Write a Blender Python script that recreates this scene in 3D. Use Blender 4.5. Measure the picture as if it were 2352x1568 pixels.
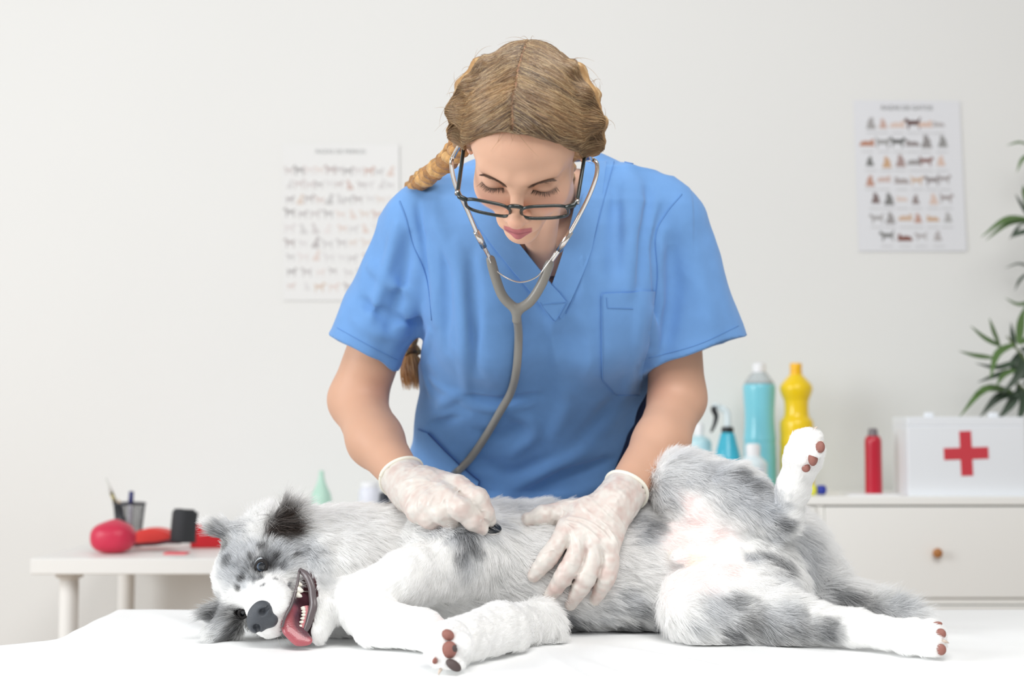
import bpy, math, random
import numpy as np
from mathutils import Vector, Matrix

for _o in list(bpy.data.objects):
    bpy.data.objects.remove(_o, do_unlink=True)
scene = bpy.context.scene
COL = scene.collection

# ------------------------------------------------------------------ camera
FPX = 3267.0                      # focal length in pixels of the 2352 x 1568 frame (50 mm)
PITCH = math.atan(206.0 / FPX)    # camera looks slightly up: horizon at y = 990
CAMZ = 1.02
cam_data = bpy.data.cameras.new('camera')
cam_data.sensor_width = 36.0
cam_data.lens = 36.0 * FPX / 2352.0
cam_data.clip_start = 0.05
cam_data.dof.use_dof = True
cam_data.dof.focus_distance = 1.93
cam_data.dof.aperture_fstop = 3.2
cam = bpy.data.objects.new('camera', cam_data)
COL.objects.link(cam)
cam.location = (0, 0, CAMZ)
cam.rotation_euler = (math.pi / 2 + PITCH, 0, 0)
scene.camera = cam

# ------------------------------------------------------------------ daylight
world = bpy.data.worlds.new('daylight')
scene.world = world
world.use_nodes = True
_bg = world.node_tree.nodes['Background']
_bg.inputs['Color'].default_value = (1.0, 1.0, 1.0, 1)
_bg.inputs['Strength'].default_value = 0.41


def area_light(name, loc, target, size, size_y, power, color=(1, 1, 1)):
    d = bpy.data.lights.new(name, 'AREA')
    d.shape = 'RECTANGLE'
    d.size = size
    d.size_y = size_y
    d.energy = power
    d.color = color
    o = bpy.data.objects.new(name, d)
    COL.objects.link(o)
    o.location = loc
    o.rotation_euler = (Vector(target) - Vector(loc)).to_track_quat('-Z', 'Y').to_euler()
    return o


# bare area light for an assumed, unseen window to the left, and an added overhead fill light with no fixture
area_light('assumed_window_light', (-3.5, 0.5, 2.0), (0.0, 2.4, 1.1), 2.2, 1.8, 108, (0.96, 0.985, 1.0))
area_light('overhead_fill_light', (0.4, 0.6, 2.7), (0.4, 2.8, 1.0), 1.6, 1.2, 43, (1.0, 0.99, 0.97))
scene.cycles.max_bounces = 12
scene.cycles.adaptive_threshold = 0.02
scene.cycles.diffuse_bounces = 10      # white fur needs many scatterings
scene.view_settings.view_transform = 'Standard'
scene.view_settings.look = 'None'
scene.view_settings.exposure = 0.0
scene.view_settings.gamma = 1.0
scene.view_settings.use_curve_mapping = False


# ------------------------------------------------------------------ helpers
def P(px, py, d):
    """the point of the room at depth d (metres from the camera plane) seen at a pixel of the photograph"""
    u = (px - 1176.0) / FPX
    v = -(py - 784.0) / FPX
    c, s = math.cos(PITCH), math.sin(PITCH)
    fy = c - v * s
    fz = s + v * c
    k = d / fy
    return np.array([u * k, d, CAMZ + fz * k])


def PZ(px, py, z):
    """the point at height z seen at a pixel"""
    a = P(px, py, 1.0)
    d = (z - CAMZ) / (a[2] - CAMZ)
    return P(px, py, d)


def RAD(n, d):
    return n * d / FPX


def srgb(r, g, b):
    def f(c):
        c /= 255.0
        return c / 12.92 if c <= 0.04045 else ((c + 0.055) / 1.055) ** 2.4
    return np.array([f(r), f(g), f(b)])


_mats = {}


def mat(name, color=(0.8, 0.8, 0.8), rough=0.5, metal=0.0, spec=0.5, trans=0.0, ior=1.45, alpha=1.0,
        bump=0.0, bscale=60.0, vary=0.0, vscale=6.0, coat=0.0, sss=0.0, vc=None, sheen=0.0, hair=False):
    """a node material: flat colour or a colour attribute, with procedural variation and relief"""
    if name in _mats:
        return _mats[name]
    m = bpy.data.materials.new(name)
    m.use_nodes = True
    nt = m.node_tree
    b = nt.nodes['Principled BSDF']
    b.inputs['Base Color'].default_value = (*color, 1)
    b.inputs['Roughness'].default_value = rough
    b.inputs['Metallic'].default_value = metal
    b.inputs['Specular IOR Level'].default_value = spec
    b.inputs['Transmission Weight'].default_value = trans
    b.inputs['IOR'].default_value = ior
    b.inputs['Alpha'].default_value = alpha
    b.inputs['Coat Weight'].default_value = coat
    b.inputs['Sheen Weight'].default_value = sheen
    if sss:
        b.inputs['Subsurface Weight'].default_value = sss
        b.inputs['Subsurface Radius'].default_value = (0.012, 0.005, 0.003)
        b.inputs['Subsurface Scale'].default_value = 0.6
    csock = None
    if vc:
        a = nt.nodes.new('ShaderNodeAttribute')
        a.attribute_name = vc
        csock = a.outputs['Color']
        nt.links.new(csock, b.inputs['Base Color'])
    tc = nt.nodes.new('ShaderNodeTexCoord')
    if vary:
        n = nt.nodes.new('ShaderNodeTexNoise')
        n.inputs['Scale'].default_value = vscale
        n.inputs['Detail'].default_value = 4
        nt.links.new(tc.outputs['Object'], n.inputs['Vector'])
        mr = nt.nodes.new('ShaderNodeMapRange')
        mr.inputs['From Min'].default_value = 0.3
        mr.inputs['From Max'].default_value = 0.7
        mr.inputs['To Min'].default_value = 1 - vary
        mr.inputs['To Max'].default_value = 1 + vary
        nt.links.new(n.outputs['Fac'], mr.inputs['Value'])
        mx = nt.nodes.new('ShaderNodeMix')
        mx.data_type = 'RGBA'
        mx.blend_type = 'MULTIPLY'
        mx.inputs['Factor'].default_value = 1
        if csock:
            nt.links.new(csock, mx.inputs['A'])
        else:
            mx.inputs['A'].default_value = (*color, 1)
        nt.links.new(mr.outputs['Result'], mx.inputs['B'])
        nt.links.new(mx.outputs['Result'], b.inputs['Base Color'])
    if bump:
        n = nt.nodes.new('ShaderNodeTexNoise')
        n.inputs['Scale'].default_value = bscale
        n.inputs['Detail'].default_value = 5
        nt.links.new(tc.outputs['Object'], n.inputs['Vector'])
        bp = nt.nodes.new('ShaderNodeBump')
        bp.inputs['Strength'].default_value = bump
        bp.inputs['Distance'].default_value = 0.01
        nt.links.new(n.outputs['Fac'], bp.inputs['Height'])
        nt.links.new(bp.outputs['Normal'], b.inputs['Normal'])
    if hair:
        # soft strands: diffuse with light passing through, faint gloss
        out = nt.nodes['Material Output']
        df = nt.nodes.new('ShaderNodeBsdfDiffuse')
        tr = nt.nodes.new('ShaderNodeBsdfTranslucent')
        gl = nt.nodes.new('ShaderNodeBsdfGlossy')
        gl.inputs['Roughness'].default_value = 0.45
        m1 = nt.nodes.new('ShaderNodeMixShader')
        m1.inputs[0].default_value = 0.48
        m2 = nt.nodes.new('ShaderNodeMixShader')
        m2.inputs[0].default_value = hair if isinstance(hair, float) else 0.04
        nt.links.new(csock, df.inputs['Color'])
        nt.links.new(csock, tr.inputs['Color'])
        nt.links.new(df.outputs[0], m1.inputs[1])
        nt.links.new(tr.outputs[0], m1.inputs[2])
        nt.links.new(m1.outputs[0], m2.inputs[1])
        nt.links.new(gl.outputs[0], m2.inputs[2])
        nt.links.new(m2.outputs[0], out.inputs['Surface'])
    _mats[name] = m
    return m


def wloc(o):
    v = Vector((0, 0, 0))
    while o is not None:
        v += o.location
        o = o.parent
    return np.array(v)


def put(o, parent=None, label=None, cat=None, group=None, kind=None):
    if parent is not None:
        o.parent = parent
    if label:
        o['label'] = label
    if cat:
        o['category'] = cat
    if group:
        o['group'] = group
    if kind:
        o['kind'] = kind
    return o


def thing(name, loc, label, cat, group=None):
    o = bpy.data.objects.new(name, None)
    o.empty_display_size = 0.05
    COL.objects.link(o)
    o.location = tuple(loc)
    return put(o, None, label, cat, group)


def mesh_obj(name, V, faces, m, parent=None, smooth=True, col=None, **tags):
    """V in room coordinates; faces a list of lists or an (n,k) array; linked as ONE mesh object"""
    V = np.asarray(V, dtype=np.float64)
    if parent is not None:
        L = wloc(parent)
    else:
        L = np.array([(V[:, 0].min() + V[:, 0].max()) / 2, (V[:, 1].min() + V[:, 1].max()) / 2, V[:, 2].min()])
    V = V - L
    me = bpy.data.meshes.new(name)
    if isinstance(faces, np.ndarray):
        k = faces.shape[1]
        me.vertices.add(len(V))
        me.vertices.foreach_set('co', V.astype(np.float32).ravel())
        me.loops.add(faces.size)
        me.loops.foreach_set('vertex_index', faces.astype(np.int32).ravel())
        me.polygons.add(len(faces))
        me.polygons.foreach_set('loop_start', np.arange(0, faces.size, k, dtype=np.int32))
        me.update(calc_edges=True)
    else:
        me.from_pydata([tuple(v) for v in V], [], [tuple(f) for f in faces])
        me.update()
    if smooth:
        me.polygons.foreach_set('use_smooth', np.ones(len(me.polygons), dtype=bool))
    if col is not None:
        a = me.color_attributes.new('col', 'FLOAT_COLOR', 'POINT')
        c4 = np.ones((len(V), 4), dtype=np.float32)
        c4[:, :3] = col
        a.data.foreach_set('color', c4.ravel())
    if isinstance(m, (list, tuple)):
        for x in m:
            me.materials.append(x)
    else:
        me.materials.append(m)
    o = bpy.data.objects.new(name, me)
    COL.objects.link(o)
    if parent is None:
        o.location = tuple(L)
    put(o, parent, **tags)
    return o


class MB:
    """collects simple shapes for one mesh"""

    def __init__(self):
        self.v = []
        self.f = []

    def add(self, V, Fs):
        n = len(self.v)
        self.v.extend([tuple(x) for x in V])
        self.f.extend([tuple(i + n for i in f) for f in Fs])
        return self

    def box(self, lo, hi, bev=0.0):
        (x0, y0, z0), (x1, y1, z1) = lo, hi
        if bev <= 0:
            V = [(x0, y0, z0), (x1, y0, z0), (x1, y1, z0), (x0, y1, z0), (x0, y0, z1), (x1, y0, z1), (x1, y1, z1), (x0, y1, z1)]
            return self.add(V, [(0, 3, 2, 1), (4, 5, 6, 7), (0, 1, 5, 4), (1, 2, 6, 5), (2, 3, 7, 6), (3, 0, 4, 7)])
        b = bev
        V = []
        idx = {}
        for sx in (0, 1):
            for sy in (0, 1):
                for sz in (0, 1):
                    c = ((x0, x1)[sx], (y0, y1)[sy], (z0, z1)[sz])
                    i = (b if sx == 0 else -b, b if sy == 0 else -b, b if sz == 0 else -b)
                    for ax in range(3):
                        p = [c[j] + (0 if j == ax else i[j]) for j in range(3)]
                        idx[(sx, sy, sz, ax)] = len(V)
                        V.append(tuple(p))
        F_ = []
        for ax in range(3):
            o1, o2 = (ax + 1) % 3, (ax + 2) % 3
            for s in (0, 1):
                q = []
                for (a, c) in ((0, 0), (1, 0), (1, 1), (0, 1)):
                    k = [0, 0, 0]
                    k[ax] = s
                    k[o1] = a
                    k[o2] = c
                    q.append(idx[(*k, ax)])
                F_.append(q if s else q[::-1])
        for ax in range(3):
            o1, o2 = (ax + 1) % 3, (ax + 2) % 3
            for a in (0, 1):
                for c in (0, 1):
                    k0 = [0, 0, 0]
                    k0[o1] = a
                    k0[o2] = c
                    k1 = list(k0)
                    k1[ax] = 1
                    q = [idx[(*k0, o1)], idx[(*k1, o1)], idx[(*k1, o2)], idx[(*k0, o2)]]
                    F_.append(q if (a ^ c) else q[::-1])
        for sx in (0, 1):
            for sy in (0, 1):
                for sz in (0, 1):
                    q = [idx[(sx, sy, sz, a)] for a in range(3)]
                    F_.append(q if (sx + sy + sz) % 2 else q[::-1])
        return self.add(V, F_)

    def lathe(self, prof, c=(0, 0, 0), seg=32, sx=1.0, sy=1.0, power=2.0, cap=True):
        V = []
        for (r, z) in prof:
            for i in range(seg):
                a = 2 * math.pi * i / seg
                ca, sa = math.cos(a), math.sin(a)
                k = 1.0 if power == 2.0 else (abs(ca) ** power + abs(sa) ** power) ** (-1.0 / power)
                V.append((c[0] + r * k * ca * sx, c[1] + r * k * sa * sy, c[2] + z))
        Fs = []
        for j in range(len(prof) - 1):
            for i in range(seg):
                a, b = j * seg + i, j * seg + (i + 1) % seg
                Fs.append((a, b, b + seg, a + seg))
        if cap:
            Fs.append(tuple(range(seg - 1, -1, -1)))
            n = (len(prof) - 1) * seg
            Fs.append(tuple(range(n, n + seg)))
        return self.add(V, Fs)

    def tube(self, pts, rad, seg=10, cap=True, flat=None, flat_n=None):
        pts = [np.asarray(p, float) for p in pts]
        n = len(pts)
        rad = [rad] * n if np.isscalar(rad) else list(rad)
        up = None
        V = []
        for i in range(n):
            t = pts[min(i + 1, n - 1)] - pts[max(i - 1, 0)]
            t = t / (np.linalg.norm(t) + 1e-12)
            if up is None:
                ref = np.array([0, 0, 1.0]) if abs(t[2]) < 0.9 else np.array([1.0, 0, 0])
                if flat_n is not None:
                    ref = np.asarray(flat_n, float)
                up = ref
            up = up - t * np.dot(up, t)
            up = up / (np.linalg.norm(up) + 1e-12)
            sd = np.cross(t, up)
            fl = 1.0 if flat is None else flat
            for k in range(seg):
                a = 2 * math.pi * k / seg
                V.append(pts[i] + rad[i] * (math.cos(a) * sd + fl * math.sin(a) * up))
        Fs = []
        for j in range(n - 1):
            for k in range(seg):
                a, b = j * seg + k, j * seg + (k + 1) % seg
                Fs.append((a, b, b + seg, a + seg))
        if cap:
            Fs.append(tuple(range(seg - 1, -1, -1)))
            Fs.append(tuple(range((n - 1) * seg, n * seg)))
        return self.add(V, Fs)

    def prism(self, poly, y0, y1):
        """outline in x,z extruded along y"""
        n = len(poly)
        V = [(x, y0, z) for x, z in poly] + [(x, y1, z) for x, z in poly]
        Fs = [tuple(range(n)), tuple(range(2 * n - 1, n - 1, -1))]
        for i in range(n):
            j = (i + 1) % n
            Fs.append((j, i, i + n, j + n))
        return self.add(V, Fs)

    def build(self, name, m, parent=None, smooth=False, **tags):
        return mesh_obj(name, np.array(self.v), self.f, m, parent, smooth, **tags)


def autosmooth(o, ang=0.6):
    """flat across sharp edges, smooth elsewhere"""
    me = o.data
    me.polygons.foreach_set('use_smooth', np.ones(len(me.polygons), dtype=bool))
    try:
        me.set_sharp_from_angle(angle=ang)
    except Exception:
        pass
    return o


def spline(pts, n=40):
    """Catmull-Rom through the points"""
    p = np.array(pts, float)
    p = np.vstack([2 * p[0] - p[1], p, 2 * p[-1] - p[-2]])
    segs = len(p) - 3
    out = []
    for i in range(n):
        t = i / (n - 1) * segs
        k = min(int(t), segs - 1)
        u = t - k
        a, b, c, d = p[k], p[k + 1], p[k + 2], p[k + 3]
        out.append(0.5 * ((2 * b) + (c - a) * u + (2 * a - 5 * b + 4 * c - d) * u * u + (3 * b - a - 3 * c + d) * u ** 3))
    return np.array(out)


def polyline_lengths(p):
    s = np.linalg.norm(np.diff(p, axis=0), axis=1)
    return np.concatenate([[0], np.cumsum(s)])


# ---------------- distance-field modelling for bodies and cloth
def vnoise(p, scale, seed=0):
    """smooth value noise in [-1,1] at points (...,3)"""
    q = p * scale + 17.3 * (seed + 1)
    i = np.floor(q).astype(np.int64)
    f = q - i
    f = f * f * (3 - 2 * f)

    def h(a, b, c):
        n = (a * 374761393 + b * 668265263 + c * 2147483647 + seed * 974711) & 0xFFFFFFFF
        n = ((n ^ (n >> 13)) * 1274126177) & 0xFFFFFFFF
        n = n ^ (n >> 16)
        return (n & 0xFFFF) / 32767.5 - 1.0
    x, y, z = i[..., 0], i[..., 1], i[..., 2]
    fx, fy, fz = f[..., 0], f[..., 1], f[..., 2]
    r = 0
    for dx in (0, 1):
        wx = fx if dx else 1 - fx
        for dy in (0, 1):
            wy = fy if dy else 1 - fy
            for dz in (0, 1):
                wz = fz if dz else 1 - fz
                r = r + wx * wy * wz * h(x + dx, y + dy, z + dz)
    return r


class Field:
    def __init__(self, lo, hi, h):
        self.h = h
        self.lo = np.array(lo, float)
        self.n = np.ceil((np.array(hi) - self.lo) / h).astype(int) + 1
        self.f = np.full(tuple(self.n), 0.2, dtype=np.float32)

    def _sub(self, lo, hi):
        a = np.clip(np.floor((np.array(lo) - self.lo) / self.h).astype(int), 0, self.n)
        b = np.clip(np.ceil((np.array(hi) - self.lo) / self.h).astype(int) + 1, 0, self.n)
        if np.any(b <= a):
            return None
        ax = [self.lo[i] + self.h * np.arange(a[i], b[i]) for i in range(3)]
        X, Y, Z = np.meshgrid(*ax, indexing='ij', sparse=True)
        return (slice(a[0], b[0]), slice(a[1], b[1]), slice(a[2], b[2])), X, Y, Z

    def apply(self, prim, k=0.01, op='add', pad=None):
        lo, hi, fn = prim
        m = (k + 4 * self.h) if pad is None else pad
        s = self._sub(np.array(lo) - m, np.array(hi) + m)
        if s is None:
            return self
        sl, X, Y, Z = s
        d = fn(X, Y, Z)
        a = self.f[sl]
        if op == 'add':
            hh = np.maximum(k - np.abs(a - d), 0) / max(k, 1e-9)
            self.f[sl] = np.minimum(a, d) - hh * hh * k * 0.25
        elif op == 'sub':
            d = -d
            hh = np.maximum(k - np.abs(a - d), 0) / max(k, 1e-9)
            self.f[sl] = np.maximum(a, d) + hh * hh * k * 0.25
        elif op == 'and':
            hh = np.maximum(k - np.abs(a - d), 0) / max(k, 1e-9)
            self.f[sl] = np.maximum(a, d) + hh * hh * k * 0.25
        return self

    def displace(self, fn, band=0.03):
        """fn(points (n,3)) -> metres pushed outward, only near the surface"""
        idx = np.nonzero(np.abs(self.f) < max(band, 4 * self.h))
        p = self.lo + self.h * np.stack(idx, 1)
        self.f[idx] -= fn(p).astype(np.float32)
        return self

    def sample(self, p):
        q = (np.asarray(p, float) - self.lo) / self.h
        q = np.clip(q, 0, self.n - 1.001)
        i = np.floor(q).astype(int)
        t = q - i
        r = 0
        for dx in (0, 1):
            wx = t[..., 0] if dx else 1 - t[..., 0]
            for dy in (0, 1):
                wy = t[..., 1] if dy else 1 - t[..., 1]
                for dz in (0, 1):
                    wz = t[..., 2] if dz else 1 - t[..., 2]
                    r = r + wx * wy * wz * self.f[i[..., 0] + dx, i[..., 1] + dy, i[..., 2] + dz]
        return r

    def grad(self, p):
        e = self.h
        p = np.asarray(p, float)
        g = np.stack([self.sample(p + np.eye(3)[a] * e) - self.sample(p - np.eye(3)[a] * e) for a in range(3)], -1)
        return g / (np.linalg.norm(g, axis=-1, keepdims=True) + 1e-9)

    def project(self, p, off=0.0, it=6):
        p = np.array(p, float)
        for _ in range(it):
            p = p - (self.sample(p) - off)[..., None] * self.grad(p) * 0.9
        return p

    def ray(self, px, py, d0=1.5, d1=2.75, step=0.002):
        """first surface met along the sight line of a pixel"""
        n = int((d1 - d0) / step)
        ds = d0 + step * np.arange(n)
        a = P(px, py, 1.0)
        c = np.array([0, 0, CAMZ])
        pts = c + (a - c)[None] * ds[:, None]
        inside = np.all((pts > self.lo) & (pts < self.lo + self.h * (self.n - 1)), axis=1)
        v = np.where(inside, self.sample(pts), 0.2)
        hit = np.nonzero(v < 0)[0]
        if len(hit) == 0:
            return None
        i = hit[0]
        if i == 0:
            return pts[0]
        t = v[i - 1] / (v[i - 1] - v[i] + 1e-12)
        return pts[i - 1] + (pts[i] - pts[i - 1]) * t

    def mesh(self):
        """surface nets -> vertices, quads"""
        f = self.f
        s = f < 0
        c = np.zeros(tuple(self.n - 1), dtype=np.int8)
        for dx in (0, 1):
            for dy in (0, 1):
                for dz in (0, 1):
                    c += s[dx:self.n[0] - 1 + dx, dy:self.n[1] - 1 + dy, dz:self.n[2] - 1 + dz]
        act = (c > 0) & (c < 8)
        idx = np.stack(np.nonzero(act), 1)
        num = np.zeros((len(idx), 3))
        cnt = np.zeros(len(idx))
        corners = [(x, y, z) for x in (0, 1) for y in (0, 1) for z in (0, 1)]
        val = {k: f[idx[:, 0] + k[0], idx[:, 1] + k[1], idx[:, 2] + k[2]] for k in corners}
        for a in corners:
            for ax in range(3):
                if a[ax] == 0:
                    b = list(a)
                    b[ax] = 1
                    b = tuple(b)
                    va, vb = val[a], val[b]
                    cr = (va < 0) != (vb < 0)
                    t = np.where(cr, va / np.where(cr, va - vb, 1), 0)
                    pos = np.array(a, float)[None].repeat(len(idx), 0)
                    pos[:, ax] += t
                    num += np.where(cr[:, None], pos, 0)
                    cnt += cr
        V = self.lo + self.h * (idx + num / cnt[:, None])
        vid = np.full(tuple(self.n - 1), -1, dtype=np.int64)
        vid[idx[:, 0], idx[:, 1], idx[:, 2]] = np.arange(len(idx))
        Q = []
        for ax in range(3):
            o1, o2 = (ax + 1) % 3, (ax + 2) % 3
            sl0 = [slice(None)] * 3
            sl1 = [slice(None)] * 3
            sl0[ax] = slice(0, -1)
            sl1[ax] = slice(1, None)
            cr = s[tuple(sl0)] != s[tuple(sl1)]
            e = np.stack(np.nonzero(cr), 1)
            ok = (e[:, o1] > 0) & (e[:, o2] > 0) & (e[:, o1] < self.n[o1] - 1) & (e[:, o2] < self.n[o2] - 1)
            e = e[ok]
            pos = s[e[:, 0], e[:, 1], e[:, 2]]

            def cell(d1, d2):
                q = e.copy()
                q[:, o1] += d1
                q[:, o2] += d2
                return vid[q[:, 0], q[:, 1], q[:, 2]]
            q = np.stack([cell(-1, -1), cell(0, -1), cell(0, 0), cell(-1, 0)], 1)
            q[~pos] = q[~pos][:, ::-1]
            Q.append(q)
        Q = np.vstack(Q)
        return V, Q


def relax(V, Q, it=2, lam=0.5):
    e = np.vstack([Q[:, [0, 1]], Q[:, [1, 2]], Q[:, [2, 3]], Q[:, [3, 0]]])
    for k in range(it):
        acc = np.zeros_like(V)
        cnt = np.zeros(len(V))
        for a, b in ((0, 1), (1, 0)):
            for ax in range(3):
                acc[:, ax] += np.bincount(e[:, a], V[e[:, b], ax], len(V))
            cnt += np.bincount(e[:, a], minlength=len(V))
        V = V + lam * (acc / np.maximum(cnt, 1)[:, None] - V)
    return V


def cone(a, b, r1, r2, flat=None, s=1.0):
    """tapered capsule; squeezed by s along the direction flat"""
    a = np.asarray(a, float)
    b = np.asarray(b, float)
    ab = b - a
    L2 = float(ab @ ab) + 1e-12
    rm = max(r1, r2) * max(1.0, 1.0 / s if s < 1 else 1.0)
    lo = np.minimum(a, b) - rm
    hi = np.maximum(a, b) + rm
    nrm = None
    if flat is not None:
        nrm = np.asarray(flat, float)
        nrm = nrm - ab * (nrm @ ab) / L2
        nrm = nrm / np.linalg.norm(nrm)

    def fn(X, Y, Z):
        x, y, z = X - a[0], Y - a[1], Z - a[2]
        t = np.clip((x * ab[0] + y * ab[1] + z * ab[2]) / L2, 0, 1)
        x, y, z = x - t * ab[0], y - t * ab[1], z - t * ab[2]
        if nrm is not None:
            q = (x * nrm[0] + y * nrm[1] + z * nrm[2]) * (1.0 / s - 1.0)
            x, y, z = x + q * nrm[0], y + q * nrm[1], z + q * nrm[2]
        return (np.sqrt(x * x + y * y + z * z) - (r1 + (r2 - r1) * t)) * (min(1.0, s) if nrm is not None else 1.0)
    return lo, hi, fn


def ell(c, r, R=None):
    """ellipsoid, rows of R its axes"""
    c = np.asarray(c, float)
    r = np.asarray(r, float) * np.ones(3)
    R = np.eye(3) if R is None else np.asarray(R, float)
    ext = np.sqrt(((R * r[:, None]) ** 2).sum(0))

    def fn(X, Y, Z):
        x, y, z = X - c[0], Y - c[1], Z - c[2]
        u = (x * R[0, 0] + y * R[0, 1] + z * R[0, 2]) / r[0]
        v = (x * R[1, 0] + y * R[1, 1] + z * R[1, 2]) / r[1]
        w = (x * R[2, 0] + y * R[2, 1] + z * R[2, 2]) / r[2]
        k0 = np.sqrt(u * u + v * v + w * w)
        k1 = np.sqrt((u / r[0]) ** 2 + (v / r[1]) ** 2 + (w / r[2]) ** 2) + 1e-9
        return np.where(k0 < 0.3, (k0 - 1) * r.min(), k0 * (k0 - 1) / k1)
    return c - ext, c + ext, fn


def loft(levels, power=2.3):
    """stack of ovals: (z, cx, cy, half width, half depth), z rising"""
    L = np.array(levels, float)
    zz = L[:, 0]
    lo = np.array([(L[:, 1] - L[:, 3]).min(), (L[:, 2] - L[:, 4]).min(), zz[0]])
    hi = np.array([(L[:, 1] + L[:, 3]).max(), (L[:, 2] + L[:, 4]).max(), zz[-1]])

    def fn(X, Y, Z):
        zc = np.clip(Z, zz[0], zz[-1])
        g = [np.interp(zc, zz, L[:, i]) for i in range(1, 5)]
        u = np.abs(X - g[0]) / g[2]
        v = np.abs(Y - g[1]) / g[3]
        d = ((u ** power + v ** power) ** (1 / power) - 1) * np.minimum(g[2], g[3])
        return np.maximum(d, np.maximum(zz[0] - Z, Z - zz[-1]))
    return lo, hi, fn


def smooth_levels(levels, n=40):
    L = np.array(levels, float)
    return spline(L, n)


def hair_obj(name, pts, rad, col, m, parent, taper=0.25, **tags):
    """pts (n strands, k points, 3) in room coordinates, col (n,3)"""
    n, k, _ = pts.shape
    hc = bpy.data.hair_curves.new(name)
    hc.add_curves([k] * n)
    L = wloc(parent)
    hc.attributes['position'].data.foreach_set('vector', (pts - L).astype(np.float32).ravel()) if 'position' in hc.attributes else \
        hc.points.foreach_set('position', (pts - L).astype(np.float32).ravel())
    r = hc.attributes.get('radius') or hc.attributes.new('radius', 'FLOAT', 'POINT')
    prof = np.interp(np.linspace(0, 1, k), [0, 0.5, 1], [1.0, 0.85, taper])
    rr = (np.asarray(rad) * np.ones(n))[:, None] * prof[None]
    r.data.foreach_set('value', rr.astype(np.float32).ravel())
    c = hc.attributes.new('col', 'FLOAT_COLOR', 'CURVE')
    c4 = np.ones((n, 4), dtype=np.float32)
    c4[:, :3] = col
    c.data.foreach_set('color', c4.ravel())
    hc.materials.append(m)
    o = bpy.data.objects.new(name, hc)
    COL.objects.link(o)
    put(o, parent, **tags)
    return o


RNG = np.random.default_rng(7)
random.seed(7)

# ================================================================== the room
WALL_D = 3.75
M_wall = mat('wall_paint', srgb(230, 230, 228), 0.7, spec=0.2, bump=0.02, bscale=90, vary=0.006, vscale=2)
M_floor = mat('floor_wood', srgb(190, 170, 150), 0.45, vary=0.12, vscale=9)
mesh_obj('wall_back', [(-4.2, WALL_D, 0), (3.4, WALL_D, 0), (3.4, WALL_D, 3.0), (-4.2, WALL_D, 3.0),
                       (-4.2, WALL_D + 0.12, 0), (3.4, WALL_D + 0.12, 0), (3.4, WALL_D + 0.12, 3.0), (-4.2, WALL_D + 0.12, 3.0)],
         [(0, 1, 2, 3), (4, 7, 6, 5), (0, 4, 5, 1), (3, 2, 6, 7), (0, 3, 7, 4), (1, 5, 6, 2)], M_wall, None, False, kind='structure')
_b = MB().box((-4.2, WALL_D - 0.014, 0.0), (3.4, WALL_D, 0.08), 0.003)
_b.build('baseboard_back', mat('skirting_white', srgb(238, 238, 236), 0.5), None, kind='structure')
# floor: boards laid across the room
_fl = MB().box((-4.2, -1.5, -0.1), (3.4, WALL_D + 0.12, -0.012))
floor = _fl.build('floor', mat('floor_gap', srgb(120, 98, 80), 0.8), None, kind='structure')
_bw = 0.19
_pl = MB().box((-_bw / 2 + 0.0015, -2.6, -0.012), (_bw / 2 - 0.0015, 2.6, 0.0), 0.002)
_plank = None
for i in range(40):
    x = -4.2 + _bw * (i + 0.5)
    if x > 3.3:
        break
    if _plank is None:
        _plank = mesh_obj('plank', np.array(_pl.v) + wloc(floor), _pl.f, M_floor, floor, False)
        q = _plank
    else:
        q = _plank.copy()
        COL.objects.link(q)
    q.location = (x - wloc(floor)[0], 1.2 - wloc(floor)[1], -wloc(floor)[2])

# ------------------------------------------------------------------ examination table with its sheet
TZ = 0.73
TX0, TX1, TY0, TY1 = -0.640, 1.30, 1.42, 2.35
M_steel = mat('brushed_steel', srgb(190, 192, 194), 0.3, 1.0)
M_white_lam = mat('white_laminate', srgb(236, 236, 233), 0.4)
t = thing('examination_table', ((TX0 + TX1) / 2, (TY0 + TY1) / 2, 0), 'white examination table under the sheet the dog lies on', 'table')
MB().box((TX0, TY0, TZ - 0.045), (TX1, TY1, TZ - 0.006), 0.006).build('table_top', M_white_lam, t)
for sx in (TX0 + 0.06, TX1 - 0.06):
    for sy in (TY0 + 0.06, TY1 - 0.06):
        MB().lathe([(0.028, 0.0), (0.028, 0.012), (0.022, 0.016), (0.022, TZ - 0.045)], (sx, sy, 0), 16).build('leg', M_steel, t, True)
MB().box((TX0 + 0.08, TY1 - 0.075, 0.2), (TX1 - 0.08, TY1 - 0.045, 0.23), 0.004).build('stretcher', M_steel, t)


def sheet_z(x, y):
    """height of the sheet over the table top: soft waves, hanging past the edges"""
    p = np.stack([x, y, np.zeros_like(x)], -1)
    z = TZ - 0.001 + 0.0012 * vnoise(p * np.array([1.0, 2.2, 1]), 7, 1) + 0.0009 * vnoise(p, 19, 2)
    # creases fanning out in front of the dog
    for (x0, y0, x1, y1, a, w) in ((0.02, 1.97, 0.10, 1.60, 0.0045, 0.012), (0.06, 1.98, 0.20, 1.62, -0.004, 0.014), (0.11, 1.97, 0.34, 1.66, 0.004, 0.013),
                                   (0.30, 1.98, 0.62, 1.68, 0.003, 0.018), (-0.50, 2.18, -0.18, 1.62, 0.003, 0.022), (-0.58, 2.30, -0.40, 2.02, 0.003, 0.02),
                                   (0.60, 1.80, 0.9, 1.52, 0.004, 0.02), (-0.33, 1.92, -0.30, 1.5, -0.003, 0.02)):
        dx, dy = x1 - x0, y1 - y0
        L = dx * dx + dy * dy
        tt = np.clip(((x - x0) * dx + (y - y0) * dy) / L, 0, 1)
        dd = np.hypot(x - x0 - tt * dx, y - y0 - tt * dy)
        z = z + a * np.exp(-(dd / w) ** 2) * np.sin(np.pi * np.clip(tt, 0.02, 0.98)) ** 0.5
    return z


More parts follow.
